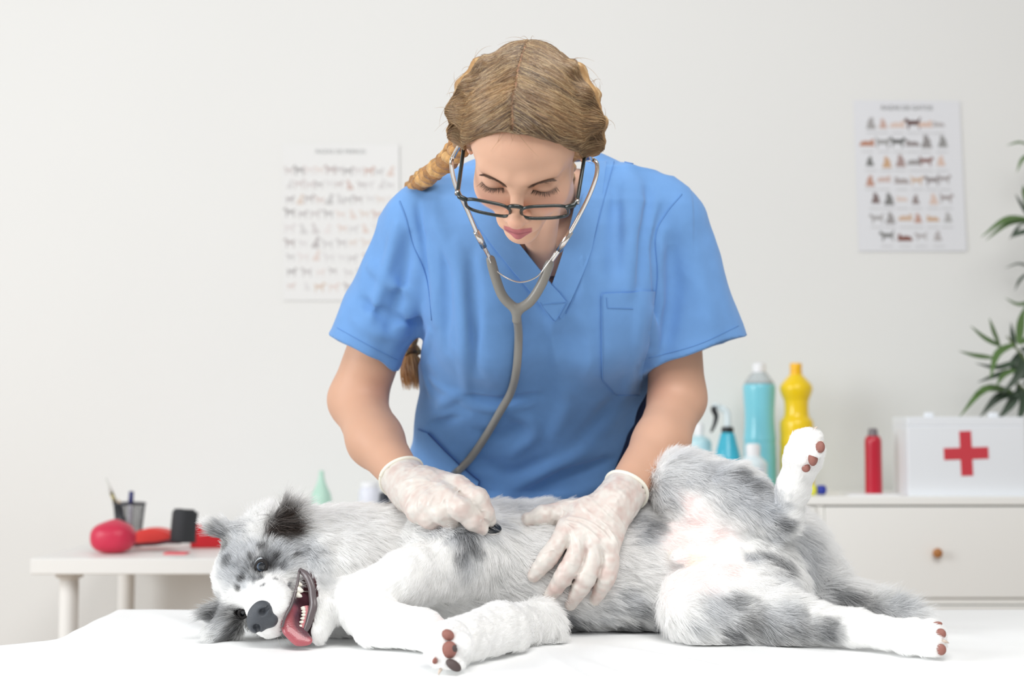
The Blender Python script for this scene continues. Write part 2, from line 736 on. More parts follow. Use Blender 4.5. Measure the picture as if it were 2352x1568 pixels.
def make_sheet():
    # parametrised over the table, then over the rounded edge and down
    nx, ny = 260, 150
    s = np.linspace(-0.42, (TX1 - TX0) + 0.25, nx)
    q = np.linspace(-0.25, (TY1 - TY0) + 0.22, ny)
    S, Q = np.meshgrid(s, q, indexing='ij')

    def bend(u, L):
        over = np.maximum(u - L, 0) + np.minimum(u, 0)
        flat = np.clip(u, 0, L)
        r = 0.012
        a = np.clip(np.abs(over) / r, 0, math.pi / 2)
        out = np.sign(over) * r * np.sin(a)
        down = r * (1 - np.cos(a)) + np.maximum(np.abs(over) - r * math.pi / 2, 0)
        return flat + out, down
    X, dx = bend(S, TX1 - TX0)
    Y, dy = bend(Q, TY1 - TY0)
    X = X + TX0
    Y = Y + TY0
    # the near left corner of the sheet is stiff and runs on past the table edge
    near = 1 / (1 + np.exp((Y - 2.09) / 0.012))
    over = np.maximum(-S, 0)
    Xl = TX0 - over
    dl = 0.006 + 0.05 * over + 0.25 * np.maximum(over - 0.2, 0)
    left = S < 0
    X = np.where(left, X * (1 - near) + Xl * near, X)
    dx = np.where(left, dx * (1 - near) + dl * near, dx)
    Z = sheet_z(X, Y)
    drop = np.hypot(dx, dy)
    wob = 0.010 * np.sin(X * 19 + 1.2) * np.clip(dy / 0.1, 0, 1)
    Z = Z - drop
    Y = Y + np.where(Q > TY1 - TY0, np.abs(wob), -np.abs(wob) * (Q < 0))
    V = np.stack([X, Y, Z], -1).reshape(-1, 3)
    i = np.arange(nx * ny).reshape(nx, ny)
    F_ = np.stack([i[:-1, :-1], i[1:, :-1], i[1:, 1:], i[:-1, 1:]], -1).reshape(-1, 4)
    M = mat('white_sheet', srgb(247, 248, 248), 0.75, spec=0.25, bump=0.05, bscale=420)
    o = mesh_obj('table_sheet', V, F_, M, None, True, label='white disposable sheet spread over the examination table under the dog', cat='sheet')
    return o


make_sheet()

# ================================================================== desk behind, with its things
M_desk = mat('desk_white', srgb(238, 237, 234), 0.4)
DZ = 0.745
DF, DB = 3.10, 3.70
DX0, DX1 = P(70, 1280, DF)[0], 0.12
desk = thing('desk', ((DX0 + DX1) / 2, (DF + DB) / 2, 0), 'white desk with round legs standing against the wall behind the dog', 'desk')
MB().box((DX0, DF, DZ - 0.034), (DX1, DB, DZ), 0.002).build('table_top', M_desk, desk)
for sx in (DX0 + 0.065, DX1 - 0.065):
    for sy in (DF + 0.065, DB - 0.065):
        lg = MB().lathe([(0.024, 0.0), (0.024, 0.01), (0.0205, 0.014), (0.0205, DZ - 0.05), (0.03, DZ - 0.045), (0.03, DZ - 0.034)], (sx, sy, 0), 20)
        autosmooth(lg.build('leg', M_desk, desk, True))


def px_profile(cx, d, pts):
    """outline (radius px, y px) of a turned shape at depth d -> (r, z) from the bottom up"""
    out = [(RAD(r, d), P(cx, y, d)[2]) for r, y in pts]
    return out[::-1]


def turned(name, cx, d, parts, z0, label, cat, sx=1.0, group=None):
    """a bottle or jar: parts = [(part name, material, [(r px, y px) from the top down])]"""
    X = P(cx, 1000, d)[0]
    o = thing(name, (X, d, z0), label, cat, group)
    for (pn, m, prof, *rest) in parts:
        pr = px_profile(cx, d, prof)
        if rest and rest[0] == 'base':
            pr[0] = (pr[0][0], z0)
        ss = spline(np.array(pr), 6 * len(pr)) if not (rest and 'sharp' in rest) else np.array(pr)
        ss[:, 0] = np.maximum(ss[:, 0], 1e-4)
        ob = MB().lathe([tuple(x) for x in ss], (X, d, 0), 36, sx, 0.85 if sx != 1 else 1.0).build(pn, m, o, True)
        autosmooth(ob, 0.7)
    return o


# round red rubber ball with a knob on top
d = 3.24
c = P(260, 1219, d)
r = RAD(50, d)
Vb, Fb = [], []
n1, n2 = 40, 28
for j in range(n2 + 1):
    ph = math.pi * j / n2
    for i in range(n1):
        th = 2 * math.pi * i / n1
        rr = 1.0
        ox, oy, oz = math.sin(ph) * math.cos(th), math.sin(ph) * math.sin(th), math.cos(ph)
        sq = (abs(ox) ** 2.5 + abs(oy) ** 2.5 + abs(oz) ** 2.5) ** (-1 / 2.5)
        bump_ = 0.13 * math.exp(-((ox - 0.1) ** 2 + oy ** 2) / 0.16) * max(oz, 0)
        Vb.append((c[0] + r * ox * sq, c[1] + r * oy * sq * 0.9, DZ + r * 0.71 + r * 0.71 * (oz * sq) + r * bump_))
for j in range(n2):
    for i in range(n1):
        a, b = j * n1 + i, j * n1 + (i + 1) % n1
        Fb.append((a, a + n1, b + n1, b))
mesh_obj('rubber_ball', Vb, Fb, mat('red_rubber', srgb(205, 48, 78), 0.38, bump=0.12, bscale=120), None, True,
         label='squat red rubber ball lying on the white desk', cat='ball')

# wire pencil cup: rim, base ring and wires
d = 3.44
cx, cy = P(297, 1180, d)[0], d
zt, zb = P(297, 1156, d)[2], DZ
M_wire = mat('black_wire', srgb(70, 72, 78), 0.4, 0.6)
cup = thing('pencil_cup', (cx, cy, DZ), 'black wire pencil cup on the desk behind the red ball', 'cup')
rt, rb = RAD(35, d), RAD(25, d)
ring = lambda rr, z, w: MB().tube([(cx + rr * math.cos(a), cy + rr * math.sin(a), z) for a in np.linspace(0, 2 * math.pi, 33)], w, 8, cap=False)
ring(rt, zt, 0.0028).build('rim', M_wire, cup, True)
ring(rb, zb + 0.004, 0.002).build('base_ring', M_wire, cup, True)
MB().lathe([(rb, 0.001), (rb, 0.003)], (cx, cy, DZ), 24).build('bottom', M_wire, cup)
wires = MB()
for i in range(40):
    a = 2 * math.pi * i / 40
    wires.tube([(cx + rb * math.cos(a), cy + rb * math.sin(a), zb + 0.003), (cx + rt * math.cos(a), cy + rt * math.sin(a), zt)], 0.0008, 4)
for k in range(1, 12):
    f = k / 12
    rr = rb + (rt - rb) * f
    wires.tube([(cx + rr * math.cos(a), cy + rr * math.sin(a), zb + (zt - zb) * f) for a in np.linspace(0, 2 * math.pi, 25)], 0.0006, 4, cap=False)
wires.build('wire_mesh', M_wire, cup, True, kind='stuff')


def pen(name, p0, p1, r, parts, label, cat):
    o = thing(name, p0, label, cat)
    p0, p1 = np.array(p0), np.array(p1)
    for (pn, a, b, rr0, rr1, m) in parts:
        MB().tube([p0 + (p1 - p0) * a, p0 + (p1 - p0) * (a * 0.6 + b * 0.4), p0 + (p1 - p0) * b], [r * rr0, r * (rr0 * 0.5 + rr1 * 0.5), r * rr1], 12).build(pn, m, o, True)
    return o


pen('brush', (cx + 0.006, cy, DZ + 0.006), P(243, 1098, d), 0.0045,
    [('handle', 0, 0.62, 0.7, 1.1, mat('dark_grey_plastic', srgb(70, 70, 70), 0.4)), ('ferrule', 0.62, 0.78, 1.1, 1.1, mat('brass', srgb(150, 140, 100), 0.3, 0.8)),
     ('bristles', 0.78, 1.0, 1.1, 0.5, mat('pale_bristle', srgb(215, 215, 210), 0.8))], 'slanting grey brush leaning to the left in the pencil cup', 'brush')
pen('pen', (cx - 0.004, cy + 0.008, DZ + 0.006), P(302, 1128, d), 0.006,
    [('barrel', 0, 0.78, 0.8, 1.0, mat('pen_white', srgb(225, 225, 235), 0.4)), ('cap', 0.78, 1.0, 1.1, 1.0, mat('navy_plastic', srgb(48, 52, 110), 0.4))],
    'upright pen with a navy cap in the pencil cup', 'pen')
pen('pencil', (cx + 0.004, cy - 0.01, DZ + 0.006), P(272, 1146, d), 0.005,
    [('barrel', 0, 0.9, 1, 1, mat('black_lacquer', srgb(45, 45, 50), 0.4)), ('tip', 0.9, 1.0, 1.0, 0.2, mat('pencil_wood', srgb(190, 165, 130), 0.6))],
    'short black pencil at the left rim of the pencil cup', 'pencil')


def curved_plate(name, d, poly_pts, thick, m, bend=0.0, **tags):
    """a bent slab: outline in pixels at depth d"""
    pts = np.array([P(x, y, d) for x, y in poly_pts])
    return pts


# coral red soft pouch lying flat
d = 3.38
pts = spline(np.array([(306, 1238), (322, 1218), (350, 1212), (380, 1216), (398, 1228), (388, 1238), (350, 1243), (322, 1244)]), 40)
poly = [(P(x, y, d)[0], max(P(x, y, d)[2], DZ + 0.0005)) for x, y in pts]
autosmooth(MB().prism(poly, d - 0.03, d + 0.03).build('soft_pouch', mat('coral_cloth', srgb(235, 72, 66), 0.6, bump=0.1, bscale=200), None, True,
           label='flat coral red pouch lying between the ball and the black upright piece', cat='pouch'), 0.9)
# dark strap under it
poly = [(P(x, y, d)[0], P(x, y, d)[2]) for x, y in [(300, 1240), (330, 1243), (372, 1240), (400, 1234), (430, 1236), (430, 1243), (400, 1243), (372, 1247), (320, 1249)]]
zmin = min(z for _, z in poly)
poly = [(x, max(z, DZ + 0.0003) + 0.0) for x, z in poly]
MB().prism(poly, d - 0.075, d - 0.045).build('strap', mat('dark_strap', srgb(90, 40, 50), 0.7), None, False, label='dark narrow strap lying in front of the coral pouch', cat='strap')
# black curved brace standing up
d = 3.30
Vb, Fb = [], []
nu, nv = 16, 12
for side in (0, 1):
    for j in range(nv + 1):
        v = j / nv
        for i in range(nu + 1):
            u = i / nu
            x_px = (388 + 8 * v) * (1 - u) + (446 + 8 * v) * u
            base = 1247 - 4 * (1 - u)
            top = 1166 + 6 * abs(u - 0.35) + (6 if u > 0.9 else 0) + (5 if u < 0.08 else 0)
            y_px = base * (1 - v) + top * v
            p = P(x_px, y_px, d)
            dep = 0.028 * (1 - (2 * u - 1) ** 2)
            p[1] += (0.0 if side == 0 else 0.006) - dep + (0.012 * (1 - v) ** 3)
            p[2] = max(p[2], DZ)
            Vb.append(p)
m1 = (nu + 1) * (nv + 1)
for j in range(nv):
    for i in range(nu):
        a = j * (nu + 1) + i
        Fb.append((a, a + 1, a + nu + 2, a + nu + 1))
        Fb.append((a + m1, a + nu + 1 + m1, a + nu + 2 + m1, a + 1 + m1))
for i in range(nu):
    Fb.append((i + 1, i, i + m1, i + 1 + m1))
    a = nv * (nu + 1) + i
    Fb.append((a, a + 1, a + 1 + m1, a + m1))
for j in range(nv):
    a = j * (nu + 1)
    Fb.append((a, a + nu + 1, a + nu + 1 + m1, a + m1))
    a = j * (nu + 1) + nu
    Fb.append((a + nu + 1, a, a + m1, a + nu + 1 + m1))
brace = mesh_obj('curved_stand', Vb, Fb, mat('black_neoprene', srgb(52, 54, 57), 0.75, bump=0.1, bscale=300), None, True,
                 label='black curved upright piece standing on the desk beside the dog\'s ear', cat='stand')
# red box behind the brace
d = 3.42
a, b = P(446, 1204, d), P(520, 1246, d)
MB().box((a[0], d - 0.04, DZ), (b[0], d + 0.05, a[2]), 0.003).build('red_box', mat('red_card', srgb(214, 38, 48), 0.5), None,
    label='small red box on the desk right behind the dog\'s ear', cat='box')
a, b = P(380, 1240, 3.22), P(432, 1246, 3.22)
MB().box((a[0], 3.2, DZ), (b[0], 3.24, DZ + 0.004), 0.001).build('red_ribbon', mat('pink_ribbon', srgb(225, 90, 100), 0.6), None,
    label='thin pink ribbon lying flat in front of the black upright piece', cat='ribbon')
# pale bottles at the back of the desk
M_mint = mat('mint_plastic', srgb(186, 222, 205), 0.4)
M_whitep = mat('white_plastic', srgb(240, 241, 243), 0.35)
M_pale = mat('pale_lilac_plastic', srgb(226, 228, 238), 0.4)
turned('mint_bottle', 739, 3.55, [('body', M_mint, [(6, 1092), (9, 1105), (14, 1118), (22, 1136), (25, 1160), (25, 1200), (24, 1226)], 'base'),
                                 ('cap', M_mint, [(3, 1080), (6, 1082), (6, 1094)], 'sharp')], DZ, 'pale mint green bottle standing behind the dog\'s neck', 'bottle')
turned('white_jar', 850, 3.55, [('body', M_pale, [(20, 1118), (24, 1124), (25, 1140), (25, 1226)], 'base', 'sharp'),
                               ('lid', M_whitep, [(18, 1106), (21, 1108), (21, 1118)], 'sharp')], DZ, 'pale lilac jar behind the vet\'s gloved wrist', 'jar')
turned('black_jar', 884, 3.2, [('body', mat('grey_jar', srgb(92, 98, 110), 0.3), [(13, 1148), (15, 1152), (15, 1180), (15, 1250)], 'base', 'sharp'),
                              ('lid', mat('black_lid', srgb(50, 54, 62), 0.35), [(9, 1130), (12, 1133), (13, 1148)], 'sharp')], DZ,
       'small dark jar peeking out beside the gloved wrist', 'jar')

# ================================================================== chest of drawers on the right
CZ = 0.868
CF = 3.33
CX0, CX1 = P(1470, 1150, CF)[0], 1.75
M_cab = mat('cabinet_white', srgb(250, 250, 247), 0.4)
M_gap = mat('cabinet_inside', srgb(150, 150, 145), 0.7)
cab = thing('chest_of_drawers', ((CX0 + CX1) / 2, (CF + WALL_D) / 2, 0), 'long white chest of drawers with wooden knobs against the wall', 'cabinet')
MB().box((CX0, CF, CZ - 0.020), (CX1, WALL_D - 0.001, CZ), 0.002).build('top', M_cab, cab)
MB().box((CX0 + 0.004, CF + 0.018, 0.04), (CX1 - 0.004, WALL_D - 0.002, CZ - 0.020)).build('body', M_gap, cab)
xs = P(1885, 1200, CF)[0]
w2 = RAD(9, CF)
stiles = [CX0 + 0.012, xs, xs + RAD(560, CF), CX1 - 0.012]
for sx in stiles:
    MB().box((sx - w2, CF + 0.006, 0.04), (sx + w2, CF + 0.02, CZ - 0.0225), 0.001).build('stile', M_cab, cab)
MB().box((CX0 + 0.01, CF + 0.02, 0.0), (CX1 - 0.01, WALL_D - 0.05, 0.04)).build('plinth', M_cab, cab)
zt = CZ - 0.020 - RAD(4, CF)
hh = RAD(206, CF)
M_knob = mat('knob_wood', srgb(186, 126, 72), 0.45)
for k in range(3):
    z1 = zt - k * (hh + RAD(18, CF))
    z0 = z1 - hh
    if z0 < 0.05:
        z0 = 0.05
    for i in range(3):
        a, b = stiles[i] + w2 + 0.002, stiles[i + 1] - w2 - 0.002
        dr = MB().box((a, CF, z0), (b, CF + 0.018, z1), 0.0015).build('drawer', M_cab, cab)
        if i == 1:
            kx = P(2149, 1268, CF)[0]
        else:
            kx = (a + b) / 2
        kz = (z0 + z1) / 2
        kn = MB().lathe([(0.004, 0), (0.005, 0.008), (0.0105, 0.012), (0.0115, 0.017), (0.009, 0.021), (0.002, 0.022)], (0, 0, 0), 20)
        V = np.array(kn.v)
        V = np.stack([V[:, 0] + kx, CF - V[:, 2], V[:, 1] + kz], -1)
        mesh_obj('knob', V, kn.f, M_knob, dr, True)
    if k < 2:
        MB().box((CX0 + 0.02, CF + 0.006, z0 - RAD(15, CF)), (CX1 - 0.02, CF + 0.02, z0 - RAD(3, CF)), 0.001).build('rail', M_cab, cab)

# ---- bottles on the chest of drawers
M_blue = mat('light_blue_plastic', srgb(128, 208, 224), 0.25, coat=0.3)
M_clearp = mat('clear_plastic', srgb(232, 240, 243), 0.15, trans=0.55, ior=1.2)
M_yellow = mat('yellow_plastic', srgb(246, 208, 20), 0.28, coat=0.3)
M_yellow2 = mat('amber_cap', srgb(250, 190, 28), 0.3)
M_teal = mat('teal_plastic', srgb(56, 178, 204), 0.28, coat=0.3)
M_black = mat('black_plastic', srgb(38, 40, 42), 0.4)
M_frost = mat('frosted_plastic', srgb(222, 236, 240), 0.35)
M_palebl = mat('pale_blue_plastic', srgb(190, 226, 234), 0.3)
turned('detergent_bottle', 1745, 3.58, [
    ('body', M_blue, [(35, 882), (37, 890), (36, 915), (34, 945), (34, 975), (36, 1000), (37, 1008), (36, 1016), (37, 1030), (36.5, 1040), (37.5, 1056), (37, 1070), (38, 1128)], 'base'),
    ('neck', M_clearp, [(14, 853), (18, 858), (26, 868), (33, 878), (35, 882)]),
    ('cap', M_whitep, [(11, 833), (15, 836), (15, 856)], 'sharp')], CZ, 'tall light blue detergent bottle with clear shoulders and white cap', 'bottle')
turned('yellow_bottle', 1830, 3.55, [
    ('body', M_yellow, [(14, 860), (22, 868), (34, 882), (37, 893), (33, 908), (28, 920), (27, 940), (29, 956), (37, 968), (38, 985), (37.5, 1000), (38.5, 1016), (37.5, 1030), (38.5, 1046), (38, 1070), (38, 1128)], 'base'),
    ('cap', M_yellow2, [(12, 834), (14, 838), (13, 846), (14, 862)], 'sharp')], CZ, 'bright yellow bottle with a bulbous neck behind the raised paw', 'bottle')
sp = turned('spray_bottle', 1671, 3.45, [
    ('body', M_teal, [(14, 993), (17, 1000), (22, 1020), (27, 1040), (31, 1062), (32, 1090), (32, 1132)], 'base'),
    ('collar', M_black, [(12, 980), (14, 982), (14, 994)], 'sharp')], CZ, 'teal spray bottle with black collar and black trigger', 'spray bottle')
d = 3.45
hp = [P(x, y, d) for x, y in ((1671, 982), (1671, 960), (1668, 945), (1655, 936))]
MB().tube(spline(hp, 12), [RAD(8, d)] * 12, 12).build('spray_head', M_frost, sp, True)
tr = [P(x, y, d) for x, y in ((1644, 930), (1639, 940), (1645, 955), (1641, 975), (1633, 992))]
MB().tube(spline(tr, 16), list(np.interp(np.linspace(0, 1, 16), [0, 0.3, 1], [RAD(6, d), RAD(7, d), RAD(3, d)])), 10).build('trigger', M_black, sp, True)
MB().tube([P(1655, 935, d), P(1637, 930, d)], RAD(6, d), 10).build('nozzle', M_frost, sp, True)
sb = turned('small_bottle', 1729, 3.40, [
    ('body', M_frost, [(15, 1046), (22, 1052), (31, 1062), (32, 1070), (31.5, 1100), (32, 1138)], 'base'),
    ('cap', M_whitep, [(10, 1018), (16, 1021), (17, 1030), (16, 1047)], 'sharp')], CZ, 'small frosted bottle with white cap and pale label', 'bottle')
a, b = P(1722, 1075, 3.36), P(1752, 1125, 3.36)
lab = []
for i in range(9):
    ang = -math.pi / 2 - 0.35 + 0.95 * i / 8
    rr = RAD(32, 3.40) + 0.0006
    lab.append((P(1729, 1080, 3.4)[0] + rr * math.cos(ang), 3.40 + rr * math.sin(ang)))
V = [(x, y, z) for z in (b[2], a[2]) for x, y in lab]
mesh_obj('label', V, [(i, i + 1, i + 10, i + 9) for i in range(8)], mat('label_paper', srgb(214, 220, 232), 0.6), sb, True)
turned('pale_bottle', 1606, 3.52, [
    ('body', M_palebl, [(9, 1000), (20, 1006), (27, 1014), (28, 1030), (28, 1060), (28, 1130)], 'base'),
    ('cap', M_whitep, [(8, 972), (11, 976), (10, 1001)], 'sharp')], CZ, 'pale blue bottle with white cap beside the vet\'s elbow', 'bottle')
# yellow and blue dog toy
d = 3.38
o = thing('rubber_toy', P(1876, 1128, d) * np.array([1, 1, 0]) + np.array([0, 0, CZ]), 'small yellow and blue rubber toy below the yellow bottle', 'toy')
cz = CZ + RAD(13, d)
Vt = MB().lathe([(RAD(13, d) * math.sin(a) + 1e-5, -RAD(13, d) * math.cos(a)) for a in np.linspace(0, math.pi, 14)], (P(1864, 1128, d)[0], d, cz), 20)
Vt.build('yellow_end', mat('soft_yellow', srgb(238, 236, 84), 0.5), o, True)
MB().tube([(P(1876, 1128, d)[0], d, cz), (P(1884, 1128, d)[0], d, cz), (P(1894, 1128, d)[0], d, cz), (P(1897, 1128, d)[0], d, cz)], [RAD(9, d), RAD(11, d), RAD(11, d), RAD(7, d)], 16).build('blue_end', mat('deep_blue_plastic', srgb(44, 60, 160), 0.4), o, True)
# red bottle on a white card
a, b = P(1938, 1130, 3.42), P(2052, 1130, 3.42)
MB().box((a[0], 3.36, CZ), (b[0], 3.48, CZ + 0.004), 0.001).build('card', M_whitep, None, label='flat white card under the red bottle', cat='card')
turned('red_bottle', 2005, 3.42, [
    ('body', mat('red_plastic', srgb(190, 24, 50), 0.28, coat=0.3), [(10, 1000), (15, 1002), (18, 1008), (19, 1018), (19, 1060), (19.5, 1124)], 'base'),
    ('cap', mat('smoke_cap', srgb(120, 112, 116), 0.35), [(7, 983), (10, 985), (11, 994), (12, 1001)], 'sharp')], CZ + 0.004, 'slim red bottle with grey cap standing on the white card', 'bottle')
# green bottle half hidden by the box
turned('green_bottle', 2092, 3.52, [('body', mat('leaf_green_plastic', srgb(120, 158, 104), 0.45), [(6, 1040), (12, 1050), (19, 1070), (23, 1095), (20, 1128)], 'base'),
                                   ('cap', mat('leaf_green_plastic'), [(3, 1030), (5, 1032), (5, 1041)], 'sharp')], CZ, 'green bottle half hidden behind the first aid box', 'bottle')

# ---- first aid box
d = 3.36
x0, x1 = P(2085, 1050, d)[0], P(2356, 1050, d)[0]
z1 = P(2085, 957, d)[2]
M_box = mat('box_white', srgb(238, 242, 247), 0.35)
M_cross = mat('cross_red', srgb(208, 62, 74), 0.5)
fa = thing('first_aid_box', ((x0 + x1) / 2, d + 0.06, CZ), 'white first aid box with a red cross on the chest of drawers', 'box')
MB().box((x0, d, CZ), (x1, d + 0.13, z1 - 0.0215), 0.002).build('body', M_box, fa)
MB().box((x0, d, z1 - 0.0215), (x1, d + 0.13, z1), 0.002).build('lid', M_box, fa)
cx, cz = P(2219, 1041, d)[0], P(2219, 1041, d)[2]
A, W = RAD(51, d), RAD(13.5, d)
poly = [(-W, -A), (W, -A), (W, -W), (A, -W), (A, W), (W, W), (W, A), (-W, A), (-W, W), (-A, W), (-A, -W), (-W, -W)]
poly = [(cx + px_ * math.cos(0.03) - pz_ * math.sin(0.03), cz + px_ * math.sin(0.03) + pz_ * math.cos(0.03)) for px_, pz_ in poly]
MB().prism(poly, d - 0.0012, d + 0.002).build('red_cross', M_cross, fa)
for hx in (2141, 2290):
    q = P(hx, 950, d)
    MB().box((q[0] - 0.011, d + 0.02, z1 - 0.002), (q[0] + 0.011, d + 0.034, z1 + 0.011), 0.003).build('clasp', M_box, fa)

# ---- potted palm behind the box
PD = 3.56
pot = thing('potted_palm', (P(2400, 1000, PD)[0], PD, CZ), 'green palm in a pot behind the first aid box', 'plant')
M_leaf = mat('palm_leaf', srgb(84, 112, 62), 0.45, vary=0.35, vscale=9)
M_leaf2 = mat('palm_leaf_dark', srgb(58, 74, 58), 0.45, vary=0.3, vscale=9)  # darker leaf green, with the shade on the shadowed leaves put into it
M_stem = mat('palm_stem', srgb(98, 112, 70), 0.5)
xb = P(2400, 1000, PD)[0]
autosmooth(MB().lathe([(0.05, 0), (0.062, 0.11), (0.068, 0.112), (0.068, 0.125), (0.058, 0.125), (0.055, 0.10)], (xb, PD, CZ), 32).build('pot', mat('pot_white', srgb(222, 220, 214), 0.5), pot, True))
MB().lathe([(0.001, 0.0), (0.055, 0.001)], (xb, PD, CZ + 0.1), 24).build('soil', mat('soil', srgb(70, 54, 42), 0.9, bump=0.6, bscale=80), pot, True)


def leaf_mesh(pts, w, nrm):
    """a folded narrow blade along a curved midrib"""
    n = 9
    c = spline(np.array(pts), n)
    V = []
    nrm = np.array(nrm, float)
    for i in range(n):
        t = c[min(i + 1, n - 1)] - c[max(i - 1, 0)]
        t /= np.linalg.norm(t) + 1e-9
        sd = np.cross(t, nrm)
        sd /= np.linalg.norm(sd) + 1e-9
        f = i / (n - 1)
        ww = w * (math.sin(math.pi * (0.08 + 0.92 * f) ** 0.75) * 0.9 + 0.04)
        k = nrm * ww * 0.35
        V += [c[i] - sd * ww + k, c[i], c[i] + sd * ww + k]
    Fs = []
    for i in range(n - 1):
        a = 3 * i
        Fs += [(a, a + 1, a + 4, a + 3), (a + 1, a + 2, a + 5, a + 4)]
    return V, Fs


def frond(stem_px, dep, leaves):
    """stem through pixels at depth dep, then its leaf blades: (base, middle, tip, width px, dark, depth shift)"""
    st = [np.array([xb, PD, CZ + 0.11])] + [P(x, y, dep) for x, y in stem_px]
    s = spline(np.array(st), 24)
    so = MB().tube(s, list(np.interp(np.linspace(0, 1, 24), [0, 1], [0.005, 0.0022])), 8).build('stem', M_stem, pot, True)
    for (b, m_, tp, w, dark, dd) in leaves:
        pts = [P(*b, dep), P(*m_, dep + dd * 0.5), P(*tp, dep + dd)]
        V, Fs = leaf_mesh(pts, RAD(w, dep), (0.15 * (1 if dark else -1), -0.8, 0.6))
        mesh_obj('leaf', np.array(V), Fs, M_leaf2 if dark else M_leaf, so, True)


frond([(2395, 800), (2385, 600), (2362, 505)], 3.52, [
    ((2360, 502), (2310, 505), (2253, 545), 9, False, -0.06), ((2362, 508), (2315, 515), (2264, 552), 8, False, -0.02), ((2362, 512), (2340, 522), (2318, 550), 7, True, 0.05),
    ((2362, 500), (2345, 470), (2332, 445), 6, True, 0.04), ((2372, 530), (2345, 535), (2325, 545), 8, True, 0.0), ((2366, 500), (2352, 440), (2350, 425), 7, False, -0.03),
    ((2372, 490), (2420, 470), (2455, 500), 9, False, 0.0), ((2370, 520), (2420, 530), (2450, 570), 9, True, 0.03), ((2366, 498), (2380, 450), (2400, 420), 8, False, 0.02)])
frond([(2405, 700), (2400, 450), (2385, 350)], 3.57, [
    ((2380, 345), (2345, 328), (2312, 334), 6, False, -0.05), ((2384, 350), (2350, 365), (2335, 396), 6, False, 0.0), ((2386, 352), (2430, 345), (2460, 370), 8, False, 0.02),
    ((2384, 345), (2395, 310), (2420, 290), 8, False, 0.0), ((2390, 380), (2430, 395), (2450, 430), 8, True, 0.02)])
frond([(2400, 850), (2390, 660), (2376, 620)], 3.62, [
    ((2374, 618), (2340, 606), (2308, 616), 5, True, 0.05), ((2374, 622), (2345, 640), (2330, 668), 5, True, 0.05), ((2374, 690), (2340, 700), (2308, 684), 6, False, 0.0),
    ((2376, 620), (2420, 610), (2450, 640), 8, True, 0.0)])
frond([(2395, 900), (2370, 850), (2335, 800), (2312, 772)], 3.50, [
    ((2296, 792), (2282, 762), (2272, 730), 9, False, -0.05), ((2300, 796), (2262, 778), (2229, 748), 10, False, -0.05), ((2282, 822), (2240, 818), (2202, 806), 9, False, -0.06),
    ((2330, 790), (2290, 815), (2274, 872), 10, False, -0.05), ((2336, 830), (2290, 845), (2240, 834), 9, True, 0.03), ((2330, 850), (2290, 862), (2245, 878), 9, True, 0.04),
    ((2340, 790), (2345, 740), (2356, 700), 10, False, -0.02), ((2330, 800), (2325, 770), (2322, 740), 7, True, 0.02), ((2345, 810), (2340, 860), (2300, 905), 12, True, 0.0),
    ((2345, 800), (2370, 820), (2392, 870), 12, True, 0.0), ((2332, 850), (2305, 862), (2288, 888), 8, False, -0.04), ((2340, 790), (2390, 770), (2430, 790), 10, False, 0.0)])
frond([(2392, 930), (2360, 900), (2335, 880)], 3.53, [
    ((2340, 880), (2335, 910), (2300, 905), 9, True, 0.0), ((2330, 905), (2290, 915), (2250, 958), 12, True, 0.0), ((2326, 900), (2262, 895), (2203, 958), 11, False, -0.05),
    ((2300, 898), (2270, 895), (2238, 905), 8, False, -0.04), ((2335, 900), (2320, 930), (2290, 965), 12, True, 0.02), ((2345, 890), (2350, 930), (2335, 975), 13, True, 0.0),
    ((2350, 880), (2380, 900), (2390, 950), 13, True, 0.0), ((2345, 870), (2370, 840), (2410, 850), 12, True, 0.02), ((2345, 870), (2325, 840), (2345, 800), 10, True, 0.03)])

# ================================================================== posters on the wall
rs = np.random.default_rng(21)
PALC = [srgb(128, 78, 66), srgb(74, 64, 62), srgb(176, 110, 74), srgb(196, 150, 100), srgb(112, 98, 98), srgb(210, 172, 150), srgb(92, 58, 52), srgb(60, 62, 58)]
CAT_SIT = [(-.3, -.5), (.42, -.5), (.46, -.36), (.34, -.3), (.36, 0.0), (.2, .2), (.16, .42), (.08, .36), (-.02, .38), (-.08, .46), (-.14, .2), (-.1, .05), (-.24, -.2)]
CAT_STAND = [(-.5, -.4), (-.42, -.4), (-.4, -.1), (.2, -.1), (.24, -.4), (.33, -.4), (.34, -.02), (.4, .1), (.56, .12), (.52, .3), (.44, .4), (.4, .3), (.3, .36), (.28, .2), (-.36, .2), (-.52, .44), (-.58, .42), (-.48, .12)]
CAT_LIE = [(-.55, -.3), (.5, -.3), (.55, -.2), (.42, -.14), (.5, .05), (.46, .2), (.36, .14), (.28, .22), (.2, .02), (-.1, .08), (-.4, .02), (-.52, -.12)]
DOG_STAND = [(-.42, -.5), (-.34, -.5), (-.3, -.12), (.16, -.14), (.2, -.5), (.28, -.5), (.3, -.02), (.36, .16), (.54, .14), (.5, .28), (.34, .4), (.26, .36), (.2, .16), (-.32, .14), (-.46, .3), (-.5, .26), (-.42, .04)]
DOG_SIT = [(-.34, -.5), (.3, -.5), (.28, -.2), (.2, .1), (.24, .22), (.4, .24), (.36, .36), (.2, .48), (.06, .44), (.02, .2), (-.2, -.1), (-.36, -.3)]


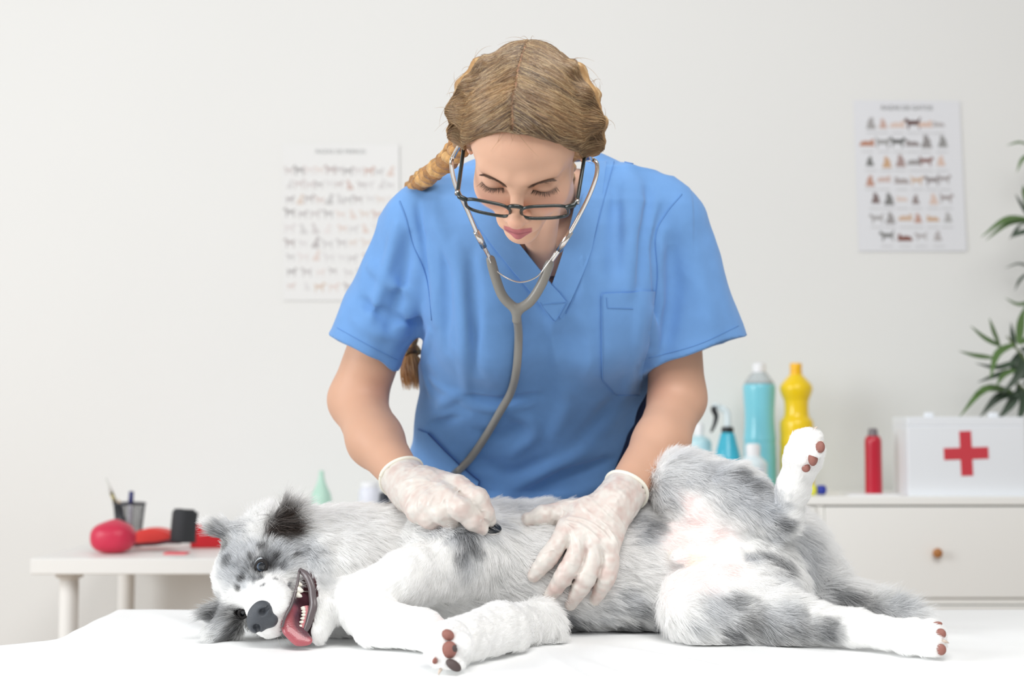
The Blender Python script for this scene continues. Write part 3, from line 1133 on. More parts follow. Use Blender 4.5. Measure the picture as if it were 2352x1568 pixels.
def poster(corners, rows, label, title, seed, kinds, x_in, y_in, y_step, hgt, fade, width_f, title_y, title_h, lines):
    rs = np.random.default_rng(seed)
    TL, TR, BR, BL = [P(x, y, WALL_D - 0.003) for x, y in corners]
    base = (BL + BR) / 2
    po = thing('poster', (base[0], WALL_D, base[2]), label, 'poster')

    def at(u, v, off=0.0):
        p = (TL * (1 - u) + TR * u) * (1 - v) + (BL * (1 - u) + BR * u) * v
        p = p.copy()
        p[1] = WALL_D - 0.0022 - off
        return p
    V = []
    n = 12
    for j in range(n + 1):
        for i in range(n + 1):
            curl = 0.0015 * ((i / n) ** 6 + (j / n) ** 8)
            V.append(at(i / n, j / n, curl))
    m1 = len(V)
    V += [v + np.array([0, 0.0004, 0]) for v in V]
    Fs = []
    for j in range(n):
        for i in range(n):
            a = j * (n + 1) + i
            Fs.append((a, a + n + 1, a + n + 2, a + 1))
            Fs.append((a + m1, a + 1 + m1, a + n + 2 + m1, a + n + 1 + m1))
    bd = [i for i in range(n + 1)] + [j * (n + 1) + n for j in range(1, n + 1)] + [n * (n + 1) + i for i in range(n - 1, -1, -1)] + [j * (n + 1) for j in range(n - 1, 0, -1)]
    for q in range(len(bd)):
        a, b = bd[q], bd[(q + 1) % len(bd)]
        Fs.append((a, b, b + m1, a + m1))
    mesh_obj('sheet', np.array(V), Fs, mat('poster_paper_%d' % seed, (srgb(224, 225, 229) if seed == 3 else srgb(230, 230, 229)), 0.35), po, False)
    W = np.linalg.norm(TR - TL)
    H = np.linalg.norm(BL - TL)
    V, Fs, Cc = [], [], []

    def shape(u, v, s, pts, c, flip):
        n0 = len(V)
        curl = 0.0015 * (u ** 6 + v ** 8) + 0.0006
        for (a, b) in pts:
            V.append(at(u + (-a if flip else a) * s * H / W, v - b * s, curl))
            Cc.append(c)
        Fs.append(tuple(range(n0, n0 + len(pts))))
    for j, (cnt, xs_) in enumerate(rows):
        v = y_in + j * y_step
        for i in range(cnt):
            u = xs_[0] + (xs_[1] - xs_[0]) * i / max(cnt - 1, 1) + rs.normal() * 0.008
            c = PALC[rs.integers(len(PALC))]
            f = fade[0] + (fade[1] - fade[0]) * rs.random()
            c = c * (1 - f) + srgb(228, 226, 226) * f
            s = hgt * rs.uniform(0.8, 1.15)
            shape(u, v + rs.normal() * 0.004, s, kinds[rs.integers(len(kinds))], c, rs.random() < 0.5)
            if lines:
                shape(u, v + hgt * 0.78, hgt * 0.9, [(-.5, -.05), (.5, -.05), (.5, .05), (-.5, .05)], srgb(200, 200, 202), False)
    mesh_obj('printed_animals', np.array(V), Fs, mat('poster_print', (1, 1, 1), 0.5, vc='col'), po, False, col=np.array(Cc), kind='stuff')
    cu = bpy.data.curves.new('title', 'FONT')
    cu.body = title
    cu.size = title_h
    cu.align_x = 'CENTER'
    cu.materials.append(mat('poster_ink_%d' % seed, srgb(120, 122, 120) if seed == 3 else srgb(170, 172, 172), 0.6))
    tmp = bpy.data.objects.new('title_text', cu)
    COL.objects.link(tmp)
    tm = bpy.data.meshes.new_from_object(tmp.evaluated_get(bpy.context.evaluated_depsgraph_get()))
    bpy.data.objects.remove(tmp, do_unlink=True)
    to = bpy.data.objects.new('title_lettering', tm)
    COL.objects.link(to)
    to.parent = po
    q = at(0.5, title_y, 0.0012)
    to.location = tuple(q - wloc(po))
    to.rotation_euler = (math.pi / 2, 0.005, 0)
    return po


poster([(1960, 230), (2204, 232), (2220, 577), (1972, 577)],
       [(6, (.15, .80)), (6, (.14, .81)), (6, (.14, .81)), (6, (.14, .83)), (6, (.15, .83)), (6, (.17, .83)), (4, (.27, .76))],
       'cat breeds poster with six columns of small cats taped near the palm', 'RAZAS DE GATOS', 3, [CAT_SIT, CAT_STAND, CAT_LIE, CAT_SIT],
       0, 0.15, 0.125, 0.085, (0.0, 0.55), 1, 0.062, 0.017, True)
poster([(648, 330), (916, 332), (920, 690), (650, 690)],
       [(11, (.06, .92))] * 3 + [(9, (.07, .92))] * 4 + [(8, (.07, .92))] * 2,
       'dog breeds poster crowded with small faint dogs behind the vet\'s shoulder', 'RAZAS DE PERROS', 5, [DOG_STAND, DOG_SIT, DOG_STAND],
       0, 0.165, 0.093, 0.066, (0.45, 0.93), 1, 0.06, 0.016, False)

# ================================================================== the dog
# head frame: L sideways (up in the picture), Ff towards the nose, U towards the crown
HO = P(580, 1352, 1.985)
Ff = np.array([0.07, -0.94, -0.27])
Ff /= np.linalg.norm(Ff)
_L = np.array([0.35, 0, 0.94])
Lx = _L - Ff * (_L @ Ff)
Lx /= np.linalg.norm(Lx)
Ux = -np.cross(Lx, Ff)
HR = np.array([Lx, Ff, Ux])


def H(a, b, c):
    return HO + a * Lx + b * Ff + c * Ux


DOGP = []      # (prim, k, comb direction, fur length, lift)


def dp(prim, k, comb, ln, lift=0.35):
    DOGP.append((prim, k, np.array(comb, float), ln, lift))


TAILW = np.array([1.0, 0.0, -0.12])
# trunk
dp(ell(P(980, 1308, 2.14), (0.15, 0.112, 0.086)), 0.04, (0.9, -0.1, -0.25), 0.026)
dp(ell(P(1150, 1300, 2.15), (0.16, 0.115, 0.091)), 0.04, (0.9, -0.1, -0.25), 0.028)
dp(ell(P(1340, 1303, 2.14), (0.17, 0.106, 0.088)), 0.04, (0.95, -0.1, -0.2), 0.028)
dp(ell(P(1560, 1300, 2.14), (0.15, 0.10, 0.090)), 0.04, (0.9, -0.15, -0.2), 0.026)
dp(ell(P(1740, 1285, 2.16), (0.105, 0.09, 0.086)), 0.04, (0.95, -0.1, -0.1), 0.034)
# neck
dp(cone(P(655, 1305, 2.06), P(800, 1300, 2.09), 0.070, 0.077), 0.03, (0.8, -0.1, -0.4), 0.024)
dp(cone(P(800, 1300, 2.09), P(940, 1302, 2.12), 0.077, 0.082), 0.03, (0.8, -0.1, -0.45), 0.026)
dp(ell(P(790, 1345, 2.03), (0.06, 0.05, 0.062)), 0.03, (0.7, -0.1, -0.6), 0.024)
# upper hind leg, raised: thigh, shank, foot
dp(cone(P(1650, 1240, 2.13), P(1566, 1118, 2.11), 0.074, 0.040), 0.03, (0.55, -0.2, 0.1), 0.028)
dp(cone(P(1690, 1215, 2.11), P(1640, 1140, 2.10), 0.062, 0.048), 0.03, (0.8, -0.2, -0.1), 0.026)
dp(cone(P(1570, 1112, 2.11), P(1690, 1146, 2.07), 0.039, 0.036), 0.03, (0.8, -0.1, -0.35), 0.026)
dp(cone(P(1690, 1140, 2.07), P(1795, 1188, 2.03), 0.036, 0.022), 0.025, (0.8, -0.1, -0.4), 0.024)
dp(cone(P(1800, 1185, 2.03), P(1822, 1120, 2.01), 0.0195, 0.0205), 0.012, (0.3, -0.1, 0.9), 0.009, 0.25)
dp(cone(P(1822, 1120, 2.01), P(1842, 1060, 1.99), 0.0205, 0.023), 0.012, (0.3, -0.1, 0.9), 0.009, 0.25)
dp(ell(P(1846, 1042, 1.985), (0.025, 0.025, 0.026)), 0.012, (0.4, -0.1, 0.8), 0.008, 0.3)
for (x, y, dd) in ((1838, 1012, 1.995), (1856, 1006, 1.98), (1868, 1010, 1.965), (1873, 1036, 1.955)):
    dp(ell(P(x, y, dd), 0.0125), 0.009, (0.5, -0.1, 0.7), 0.008, 0.3)
# lower hind leg, stretched along the table
dp(cone(P(1740, 1340, 2.07), P(1600, 1402, 2.00), 0.066, 0.040), 0.03, (0.6, -0.3, -0.4), 0.028)
dp(ell(P(1680, 1380, 2.01), (0.09, 0.05, 0.048)), 0.03, (0.7, -0.3, -0.4), 0.028)
dp(cone(P(1620, 1412, 1.99), P(1800, 1418, 1.965), 0.040, 0.032), 0.03, (0.9, -0.1, -0.2), 0.024)
dp(cone(P(1800, 1418, 1.965), P(1960, 1440, 1.92), 0.032, 0.020), 0.02, (0.95, -0.1, -0.1), 0.016)
dp(cone(P(1960, 1440, 1.92), P(2080, 1462, 1.87), 0.020, 0.020), 0.012, (0.95, -0.1, -0.05), 0.009, 0.25)
dp(ell(P(2108, 1466, 1.86), (0.034, 0.026, 0.023)), 0.012, (0.95, -0.1, 0), 0.008, 0.25)
for (x, y, dd) in ((2132, 1447, 1.865), (2146, 1462, 1.845), (2148, 1482, 1.835), (2134, 1495, 1.835)):
    dp(ell(P(x, y, dd), 0.0125), 0.009, (0.9, -0.1, 0), 0.008, 0.3)
# tail
dp(cone(P(1830, 1310, 2.15), P(1960, 1382, 2.11), 0.045, 0.019), 0.03, (0.9, -0.1, -0.25), 0.042, 0.45)
dp(cone(P(1960, 1382, 2.11), P(2090, 1408, 2.06), 0.019, 0.008), 0.02, (0.85, -0.2, 0.15), 0.036, 0.6)
# upper front leg, folded
dp(ell(P(1050, 1262, 2.06), (0.075, 0.05, 0.052)), 0.03, (0.6, -0.3, -0.4), 0.028)
dp(cone(P(1055, 1290, 2.03), P(930, 1330, 1.99), 0.044, 0.036), 0.02, (-0.2, -0.2, -0.8), 0.018)
dp(cone(P(930, 1330, 1.99), P(822, 1378, 1.965), 0.036, 0.031), 0.015, (-0.7, -0.2, -0.4), 0.011, 0.25)
dp(cone(P(818, 1388, 1.963), P(870, 1432, 1.935), 0.032, 0.0325), 0.012, (0.5, -0.3, -0.7), 0.009, 0.25)
dp(cone(P(870, 1432, 1.935), P(985, 1452, 1.895), 0.0325, 0.026), 0.012, (0.9, -0.2, -0.2), 0.009, 0.25)
# lower front leg, reaching to the front
dp(cone(P(1225, 1432, 1.985), P(1150, 1448, 1.89), 0.026, 0.033), 0.015, (-0.5, -0.7, 0), 0.013, 0.3)
dp(cone(P(1150, 1448, 1.89), P(1060, 1470, 1.80), 0.034, 0.029), 0.015, (-0.5, -0.7, 0), 0.010, 0.25)
dp(ell(P(1030, 1482, 1.765), (0.030, 0.03, 0.031)), 0.012, (-0.4, -0.8, 0), 0.008, 0.25)
for (x, y, dd) in ((1020, 1458, 1.745), (1008, 1485, 1.737), (1016, 1512, 1.735), (1040, 1528, 1.735), (1055, 1480, 1.74)):
    dp(ell(P(x, y, dd), 0.0145), 0.009, (-0.2, -0.9, 0), 0.007, 0.3)
dp(cone(P(1240, 1432, 1.99), P(1215, 1440, 1.97), 0.03, 0.022), 0.012, (0.8, -0.3, -0.4), 0.022, 0.4)
# sheath and teat ridge on the belly
dp(cone(P(1690, 1290, 2.03), P(1560, 1277, 2.025), 0.018, 0.009), 0.012, (-0.9, -0.2, 0.1), 0.012)
# head
dp(ell(H(0, -0.055, 0.010), (0.056, 0.066, 0.046), HR), 0.02, Ux * 0.6 - Ff, 0.013)
for s in (1, -1):
    dp(ell(H(s * 0.034, -0.045, -0.034), (0.034, 0.046, 0.038), HR), 0.02, -Ff - 0.4 * Ux + s * 0.2 * Lx, 0.017)
    dp(ell(H(s * 0.014, 0.048, -0.036), (0.021, 0.032, 0.022), HR), 0.012, -Ff * 0.5 - Ux, 0.006, 0.2)
    dp(ell(H(s * 0.030, -0.014, 0.014), (0.017, 0.016, 0.014), HR), 0.012, Ux * 0.6 - Ff + s * 0.5 * Lx, 0.009, 0.2)
dp(cone(H(0, -0.025, -0.016), H(0, 0.062, -0.024), 0.036, 0.022), 0.015, -Ff + 0.3 * Ux, 0.007, 0.2)
dp(cone(P(742, 1330, 2.00), P(736, 1400, 1.965), 0.028, 0.025), 0.014, (0.5, -0.1, -0.7), 0.012, 0.25)
dp(cone(P(736, 1400, 1.965), P(722, 1448, 1.945), 0.025, 0.018), 0.012, (0.3, -0.2, -0.8), 0.010, 0.25)
dp(cone(H(0, -0.09, -0.02), P(730, 1305, 2.07), 0.058, 0.07), 0.03, (0.8, 0, -0.4), 0.02)
# ears
dp(cone(P(592, 1252, 2.035), P(500, 1214, 2.03), 0.032, 0.008, (0, 1, 0.2), 0.45), 0.015, (-0.9, -0.1, 0.6), 0.022, 0.4)
dp(cone(P(610, 1256, 2.035), P(606, 1205, 2.045), 0.032, 0.022, (0, 1, 0.2), 0.4), 0.012, (0.1, 0.1, 1), 0.03, 0.35)
dp(cone(P(640, 1250, 2.03), P(655, 1205, 2.02), 0.020, 0.020, (0, 1, 0.2), 0.5), 0.012, (0.75, -0.1, 0.65), 0.046, 0.28)
dp(cone(P(530, 1405, 2.025), P(478, 1402, 2.005), 0.022, 0.010, (0, 1, 0.3), 0.5), 0.012, (-0.9, -0.2, 0.2), 0.022, 0.4)
dp(cone(P(525, 1432, 2.00), P(498, 1446, 1.985), 0.019, 0.011), 0.012, (-0.5, -0.4, -0.2), 0.018, 0.35)

dog_f = Field((-0.50, 1.68, 0.722), (0.62, 2.30, 1.03), 0.003)
for (prim, k, *_r) in DOGP:
    dog_f.apply(prim, k)
# open mouth, nostril line and eye sockets
MCAV = [(P(694, 1324, 1.958), 0.0095), (P(699, 1343, 1.955), 0.0130), (P(699, 1368, 1.95), 0.0150), (P(693, 1395, 1.94), 0.0160), (P(683, 1420, 1.932), 0.0180), (P(678, 1445, 1.925), 0.0165), (P(688, 1464, 1.92), 0.012)]
for (q, r) in MCAV:
    dog_f.apply(ell(q, (r, r * 2.6, r)), 0.005, 'sub')
EYES = [H(0.0365, 0.001, 0.001), H(-0.0365, 0.001, 0.001)]
for e in EYES:
    dog_f.apply(ell(e + 0.004 * Ff, 0.0105), 0.004, 'sub')
# rests on the sheet
_zz = dog_f.lo[2] + dog_f.h * np.arange(dog_f.n[2])
_pl = (TZ + 0.005 - _zz)[None, None, :].astype(np.float32)
dog_f.f = np.maximum(dog_f.f, _pl)
dog_f.displace(lambda p: 0.0022 * vnoise(p, 45, 3) + 0.0012 * vnoise(p, 110, 4), 0.010)

# ---- coat colours: marks found on the body, each a round patch in space
WHT = np.array([0.995, 0.993, 0.985])
GRY = srgb(216, 218, 221)
DRK = srgb(132, 134, 138)
BLK = srgb(58, 56, 57)
CRM = srgb(250, 247, 234)
TAN = srgb(196, 182, 140)
PNK = srgb(242, 220, 217)
BRN = srgb(72, 58, 50)
MARKS = []


def mk(px_, py_, rp, c, st):
    q = dog_f.ray(px_, py_)
    if q is not None:
        MARKS.append((q, RAD(rp, q[1]), c, st))


for a in ((530, 1265, 45, GRY, .8), (565, 1285, 45, GRY, .8), (625, 1265, 50, GRY, .75), (680, 1260, 45, GRY, .65), (720, 1290, 40, GRY, .5), (535, 1320, 36, GRY, .75),
          (560, 1335, 26, GRY, .7), (640, 1310, 30, GRY, .35), (745, 1330, 30, GRY, .35), (590, 1305, 34, DRK, .75), (615, 1290, 26, DRK, .6), (632, 1280, 8, BLK, .9), (674, 1278, 7, BLK, .85), (606, 1258, 13, BLK, .6), (598, 1262, 9, BLK, .7),
          (601, 1326, 8, DRK, .9), (556, 1329, 9, BLK, .8), (546, 1352, 9, BLK, .7), (664, 1343, 8, DRK, .9), (632, 1330, 6, DRK, .8), (603, 1345, 6, DRK, .8), (618, 1300, 10, BLK, .7), (575, 1280, 9, BLK, .6),
          (650, 1302, 7, DRK, .7), (520, 1290, 14, DRK, .8), (700, 1262, 9, DRK, .5), (585, 1330, 7, DRK, .8),
          (498, 1412, 46, DRK, .75), (540, 1425, 26, BLK, .85), (478, 1390, 22, BLK, .6), (528, 1455, 22, BLK, .8), (505, 1440, 26, GRY, .6), (560, 1450, 14, DRK, .7), (470, 1425, 18, GRY, .5),
          (500, 1222, 24, DRK, .7), (520, 1254, 22, BLK, .55), (545, 1215, 35, GRY, .55), 
          (638, 1205, 26, BRN, 1.0), (655, 1190, 28, BRN, 1.0), (660, 1215, 20, BRN, 1.0), (625, 1228, 18, BRN, .95),
          (1055, 1230, 36, GRY, .8), (1066, 1222, 20, DRK, .8), (1085, 1255, 26, DRK, .75), (1015, 1192, 13, DRK, .8), (1060, 1282, 20, DRK, .6), (1000, 1212, 40, GRY, .5), (1100, 1215, 40, GRY, .6), (1080, 1300, 30, GRY, .5),
          (1180, 1172, 42, GRY, .5), (1260, 1162, 40, GRY, .45), (1150, 1205, 24, GRY, .5), (1450, 1190, 40, GRY, .6),
          (1290, 1412, 20, DRK, .6), (1300, 1430, 45, DRK, .8), (1370, 1440, 45, GRY, .9), (1430, 1432, 34, DRK, .75), (1465, 1400, 22, DRK, .7), (1440, 1375, 40, GRY, .6), (1380, 1415, 36, GRY, .5), (1500, 1430, 26, GRY, .8), (1330, 1400, 30, GRY, .3),
          (1480, 1225, 36, GRY, .7), (1500, 1205, 26, DRK, .6), 
          (1575, 1070, 50, GRY, .4), (1640, 1085, 50, GRY, .65), (1710, 1125, 60, GRY, .85), (1770, 1165, 45, GRY, .9), (1700, 1092, 24, DRK, .6), (1735, 1120, 24, DRK, .5), (1797, 1205, 24, DRK, .7), (1530, 1130, 40, GRY, .5),
          (1830, 1245, 60, GRY, .6), (1760, 1280, 22, DRK, .7), (1795, 1300, 26, DRK, .75), (1730, 1285, 20, GRY, .8), (1850, 1310, 45, GRY, .7), (1800, 1340, 40, GRY, .5), (1780, 1225, 30, GRY, .6),
          (1650, 1400, 50, GRY, .6), (1690, 1385, 24, DRK, .5), (1745, 1440, 40, DRK, .6), (1715, 1425, 18, BLK, .4), (1830, 1445, 40, DRK, .6), (1900, 1455, 36, DRK, .75), (1680, 1455, 30, DRK, .7), (1600, 1440, 25, GRY, .5), (1800, 1410, 40, GRY, .5),
          (1930, 1372, 22, DRK, .8), (1965, 1375, 16, DRK, .75), (2005, 1392, 18, DRK, .6), (2050, 1390, 26, GRY, .6), (1900, 1350, 36, GRY, .5), (2090, 1400, 26, GRY, .6),
          (1543, 1276, 8, srgb(244, 232, 186), .8), (1600, 1290, 22, CRM, .6), 
          ):
    mk(*a)
SKIN = []
for (x, y, rp) in ((1560, 1235, 60), (1600, 1205, 50), (1570, 1320, 60), (1620, 1325, 55), (1680, 1312, 45), (1540, 1360, 40), (1580, 1160, 36), (1650, 1240, 42), (1020, 1425, 26)):
    q = dog_f.ray(x, y)
    if q is not None:
        SKIN.append((q, RAD(rp, q[1])))


def coat(p, jitter=0.0):
    c = np.tile(WHT, (len(p), 1))
    wob = 0.35 * vnoise(p, 70, 11) + 0.25 * vnoise(p, 170, 12)
    for (q, r, cc, st) in MARKS:
        dd = np.linalg.norm(p - q, axis=1) / r
        w = st * np.clip(1.25 - dd * (1 + 0.5 * wob) - 0.25 * wob, 0, 1) ** 0.7
        w = np.clip(w, 0, 1)[:, None]
        c = c * (1 - w) + cc * w
    return c


def skin_mask(p):
    m = np.zeros(len(p))
    for (q, r) in SKIN:
        m = np.maximum(m, np.exp(-(np.linalg.norm(p - q, axis=1) / r) ** 2))
    return m


MOUTH = [(q + np.array([0, k * r, 0]), r * 1.28) for (q, r) in MCAV for k in (0.3, 1.2, 2.2)]
NOSE_C = H(0, 0.083, -0.020)
dogV, dogQ = dog_f.mesh()
dogV = relax(dogV, dogQ, 1, 0.4)
dcol = coat(dogV)
sm = skin_mask(dogV)[:, None]
dcol = dcol * (1 - sm) + PNK * sm
for (q, r) in MOUTH:
    w = (np.linalg.norm(dogV - q, axis=1) < r)[:, None]
    dcol = np.where(w, srgb(70, 38, 42), dcol)
for e in EYES:
    w = (np.linalg.norm(dogV - e, axis=1) < 0.0135)[:, None]
    dcol = np.where(w, srgb(40, 36, 36), dcol)
dog = mesh_obj('dog', dogV, dogQ, mat('dog_skin', (0.8, 0.8, 0.8), 0.7, vc='col', spec=0.2), None, True, col=dcol,
               label='white and grey merle dog lying on its side with open mouth and raised hind leg', cat='dog')


# ---- fur
def grow_fur(n, seed=5):
    rs = np.random.default_rng(seed)
    A, B, C_, D_ = (dogV[dogQ[:, i]] for i in range(4))
    ar = np.linalg.norm(np.cross(C_ - A, D_ - B), axis=1) * 0.5
    cen = (A + B + C_ + D_) / 4
    # thicker where the camera side or the outline can show it
    nn = dog_f.grad(cen)
    view = cen - np.array([0, 0, CAMZ])
    view /= np.linalg.norm(view, axis=1, keepdims=True)
    wgt = ar * np.where((nn * view).sum(1) < 0.45, 1.0, 0.25) * np.where(cen[:, 2] < TZ + 0.006, 0.2, 1.0)
    wgt = wgt * np.where((cen[:, 0] < -0.22) & (cen[:, 1] < 2.06), 1.5, 1.0)
    cdf = np.cumsum(wgt)
    k = np.searchsorted(cdf, rs.random(n) * cdf[-1])
    u, v = rs.random((n, 1)), rs.random((n, 1))
    p = (A[k] * (1 - u) + B[k] * u) * (1 - v) + (D_[k] * (1 - u) + C_[k] * u) * v
    # blend the combing of the nearest limbs
    ds = np.stack([prim[2](p[:, 0], p[:, 1], p[:, 2]) for prim, *_r in DOGP], 1)
    w = np.exp(-(ds - ds.min(1, keepdims=True)) / 0.006)
    w /= w.sum(1, keepdims=True)
    comb = w @ np.stack([q[2] / np.linalg.norm(q[2]) for q in DOGP])
    ln = w @ np.array([q[3] for q in DOGP])
    lift = w @ np.array([q[4] for q in DOGP])
    nrm = dog_f.grad(p)
    keep = rs.random(n) > 0.85 * skin_mask(p)
    for (q, r) in MOUTH:
        keep &= np.linalg.norm(p - q, axis=1) > r
    for e in EYES:
        keep &= np.linalg.norm(p - e, axis=1) > 0.0100
    loc = (p - HO) @ HR.T
    keep &= ~((np.abs(loc[:, 0]) < 0.020) & (loc[:, 1] > 0.068) & (loc[:, 2] > -0.038))
    for (q, r) in PADS:
        keep &= np.linalg.norm(p - q, axis=1) > r
    p, comb, ln, lift, nrm = p[keep], comb[keep], ln[keep], lift[keep], nrm[keep]
    # tufts: neighbouring strands lean the same way
    nz = np.stack([vnoise(p, 55, 21), vnoise(p, 55, 22), vnoise(p, 55, 23)], 1)
    nz2 = np.stack([vnoise(p, 150, 24), vnoise(p, 150, 25), vnoise(p, 150, 26)], 1)
    long_ = np.clip(ln / 0.028, 0.25, 1.3)[:, None]
    comb = comb + (0.42 * nz + 0.32 * nz2) * long_ + 0.10 * rs.normal(size=p.shape)
    tang = comb - nrm * (comb * nrm).sum(1, keepdims=True)
    tang /= np.linalg.norm(tang, axis=1, keepdims=True) + 1e-6
    ln = ln * rs.uniform(0.65, 1.2, len(p)) * (1 - 0.6 * skin_mask(p))
    lf = np.clip(lift * rs.uniform(0.6, 1.4, len(p)), 0.05, 0.9)
    K = 5
    t = np.linspace(0, 1, K)
    d0 = tang * np.sqrt(1 - lf ** 2)[:, None] + nrm * lf[:, None]
    pts = p[:, None] + ln[:, None, None] * (t[None, :, None] * d0[:, None] + (t[None, :, None] ** 2) * (0.22 * (tang - d0)[:, None] + 0.16 * (nz2 * long_)[:, None] + np.array([0, 0, -0.10]) * long_[:, None]))
    pts[:, :, 2] = np.maximum(pts[:, :, 2], TZ + 0.0015)
    pts[:, 0] -= nrm * 0.0006
    root = p + tang * (ln * 0.3)[:, None]
    c = coat(root)
    grey = np.clip(1.0 - c.mean(1) / 0.9, 0, 1)
    br = 1 + (0.03 + 0.45 * grey) * rs.normal(size=len(p))
    br = np.clip(br, 0.5, 1.7)
    c = np.clip(c * br[:, None], 0.01, 0.995)
    rad = np.where(ln > 0.02, 0.00024, 0.00020)
    return pts, rad, c


# ---- paw pads, nose, eyes, mouth
M_pad = mat('paw_pad_brown', srgb(150, 100, 90), 0.6, bump=0.15, bscale=400)
M_padd = mat('paw_pad_dark', srgb(84, 72, 70), 0.6, bump=0.15, bscale=400)
PADS = []


def toe_pad(px_, py_, dd, rx, rz, facing, m, rot=0.0):
    c = P(px_, py_, dd)
    q = dog_f.project(c[None])[0]
    f_ = np.array(facing, float)
    f_ /= np.linalg.norm(f_)
    up = np.array([math.sin(rot), 0, math.cos(rot)])
    up = up - f_ * (up @ f_)
    up /= np.linalg.norm(up)
    sd = np.cross(up, f_)
    a, b = RAD(rx, dd), RAD(rz, dd)
    V, Fs = [], []
    n1, n2 = 20, 12
    for j in range(n2 + 1):
        ph = math.pi * j / n2
        for i in range(n1):
            th = 2 * math.pi * i / n1
            V.append(q + sd * a * math.sin(ph) * math.cos(th) + up * b * math.sin(ph) * math.sin(th) + f_ * 0.0065 * math.cos(ph) + f_ * 0.001)
    for j in range(n2):
        for i in range(n1):
            x0, x1 = j * n1 + i, j * n1 + (i + 1) % n1
            Fs.append((x0, x0 + n1, x1 + n1, x1))
    mesh_obj('paw_pad', np.array(V), Fs, m, dog, True)
    PADS.append((q, max(a, b) * 0.85))


toe_pad(1028, 1458, 1.735, 15, 12, (-0.1, -1, 0.05), M_pad, 0.5)
toe_pad(1031, 1492, 1.728, 18, 20, (-0.1, -1, 0.0), M_pad, 0.3)
toe_pad(1041, 1488, 1.724, 9, 12, (-0.1, -1, 0.0), M_padd, -0.2)
toe_pad(1042, 1527, 1.722, 20, 11, (-0.1, -1, -0.1), M_padd, 0.6)
toe_pad(1000, 1517, 1.722, 6, 8, (-0.4, -1, 0.0), M_pad, 0.3)
toe_pad(1866, 1052, 1.955, 12, 18, (0.75, -0.7, 0.1), M_pad, 0.35)
toe_pad(1883, 1026, 1.945, 10, 14, (0.75, -0.7, 0.1), M_pad, 0.35)
toe_pad(1850, 1075, 1.965, 7, 10, (0.75, -0.7, -0.1), M_pad, 0.35)
toe_pad(2158, 1456, 1.835, 7, 12, (0.9, -0.45, 0.1), M_pad, 0.0)
toe_pad(2156, 1490, 1.825, 9, 13, (0.9, -0.45, 0.0), M_pad, 0.1)
toe_pad(2148, 1443, 1.85, 5, 6, (0.9, -0.45, 0.2), M_pad, 0.0)

fp, fr, fc = grow_fur(390000)
hair_obj('fur', fp, fr, fc, mat('dog_fur', vc='col', hair=0.03), dog, kind='stuff', label='soft white, grey and black merle coat')

# nose
nf = Field(NOSE_C - 0.04, NOSE_C + 0.04, 0.0011)
nf.apply(ell(H(0, 0.078, -0.019), (0.0215, 0.014, 0.0165), HR), 0.004)
nf.apply(ell(H(0, 0.078, -0.034), (0.010, 0.011, 0.010), HR), 0.008)
for s in (1, -1):
    nf.apply(ell(H(s * 0.0125, 0.082, -0.019), (0.0095, 0.0085, 0.0105), HR), 0.006)
for s in (1, -1):
    nf.apply(ell(H(s * 0.0115, 0.092, -0.0195), (0.0050, 0.009, 0.0050), HR), 0.003, 'sub')
    nf.apply(cone(H(s * 0.0125, 0.09, -0.021), H(s * 0.021, 0.082, -0.026), 0.003, 0.0015), 0.003, 'sub')
nf.apply(cone(H(0, 0.094, -0.022), H(0, 0.088, -0.045), 0.0011, 0.0014), 0.002, 'sub')
nV, nQ = nf.mesh()
mesh_obj('nose', nV, nQ, mat('dog_nose', srgb(74, 78, 84), 0.42, bump=0.25, bscale=900), dog, True)

# eyes
for i, e in enumerate(EYES):
    ey = MB()
    V, Fs = [], []
    n1, n2 = 28, 18
    look = Ff * 0.90 + (Lx if i == 0 else -Lx) * 0.18 - Ux * 0.25
    look /= np.linalg.norm(look)
    er = 0.0105 if i == 0 else 0.0080
    s1 = np.cross(look, Ux)
    s1 /= np.linalg.norm(s1)
    s2 = np.cross(s1, look)
    cc = []
    for j in range(n2 + 1):
        ph = math.pi * j / n2
        for k in range(n1):
            th = 2 * math.pi * k / n1
            V.append(e - (0.0040 if i == 0 else 0.005) * Ff + er * (look * math.cos(ph) + (s1 * math.cos(th) + s2 * math.sin(th)) * math.sin(ph)))
            a = math.degrees(ph)
            cc.append(srgb(20, 24, 30) if a < 34 else srgb(78, 94, 114) if a < 50 else srgb(34, 38, 46) if a < 57 else (srgb(190, 196, 202) if math.sin(th) > 0.35 else srgb(58, 58, 62)))
    for j in range(n2):
        for k in range(n1):
            a, b = j * n1 + k, j * n1 + (k + 1) % n1
            Fs.append((a, a + n1, b + n1, b))
    mesh_obj('eye', np.array(V), Fs, mat('dog_eye', vc='col', rough=0.06, coat=1.0), dog, True, col=np.array(cc))
    # dark lid rim
    ring_ = []
    for k in range(25):
        th = 2 * math.pi * k / 24
        rr = er * 0.81
        ring_.append(e + look * 0.0028 + rr * (Lx * math.cos(th) * 1.0 + Ux * math.sin(th) * 0.84))
    MB().tube(ring_, 0.0024, 8, cap=False).build('eyelid', mat('eye_rim', srgb(40, 37, 37), 0.75), dog, True)

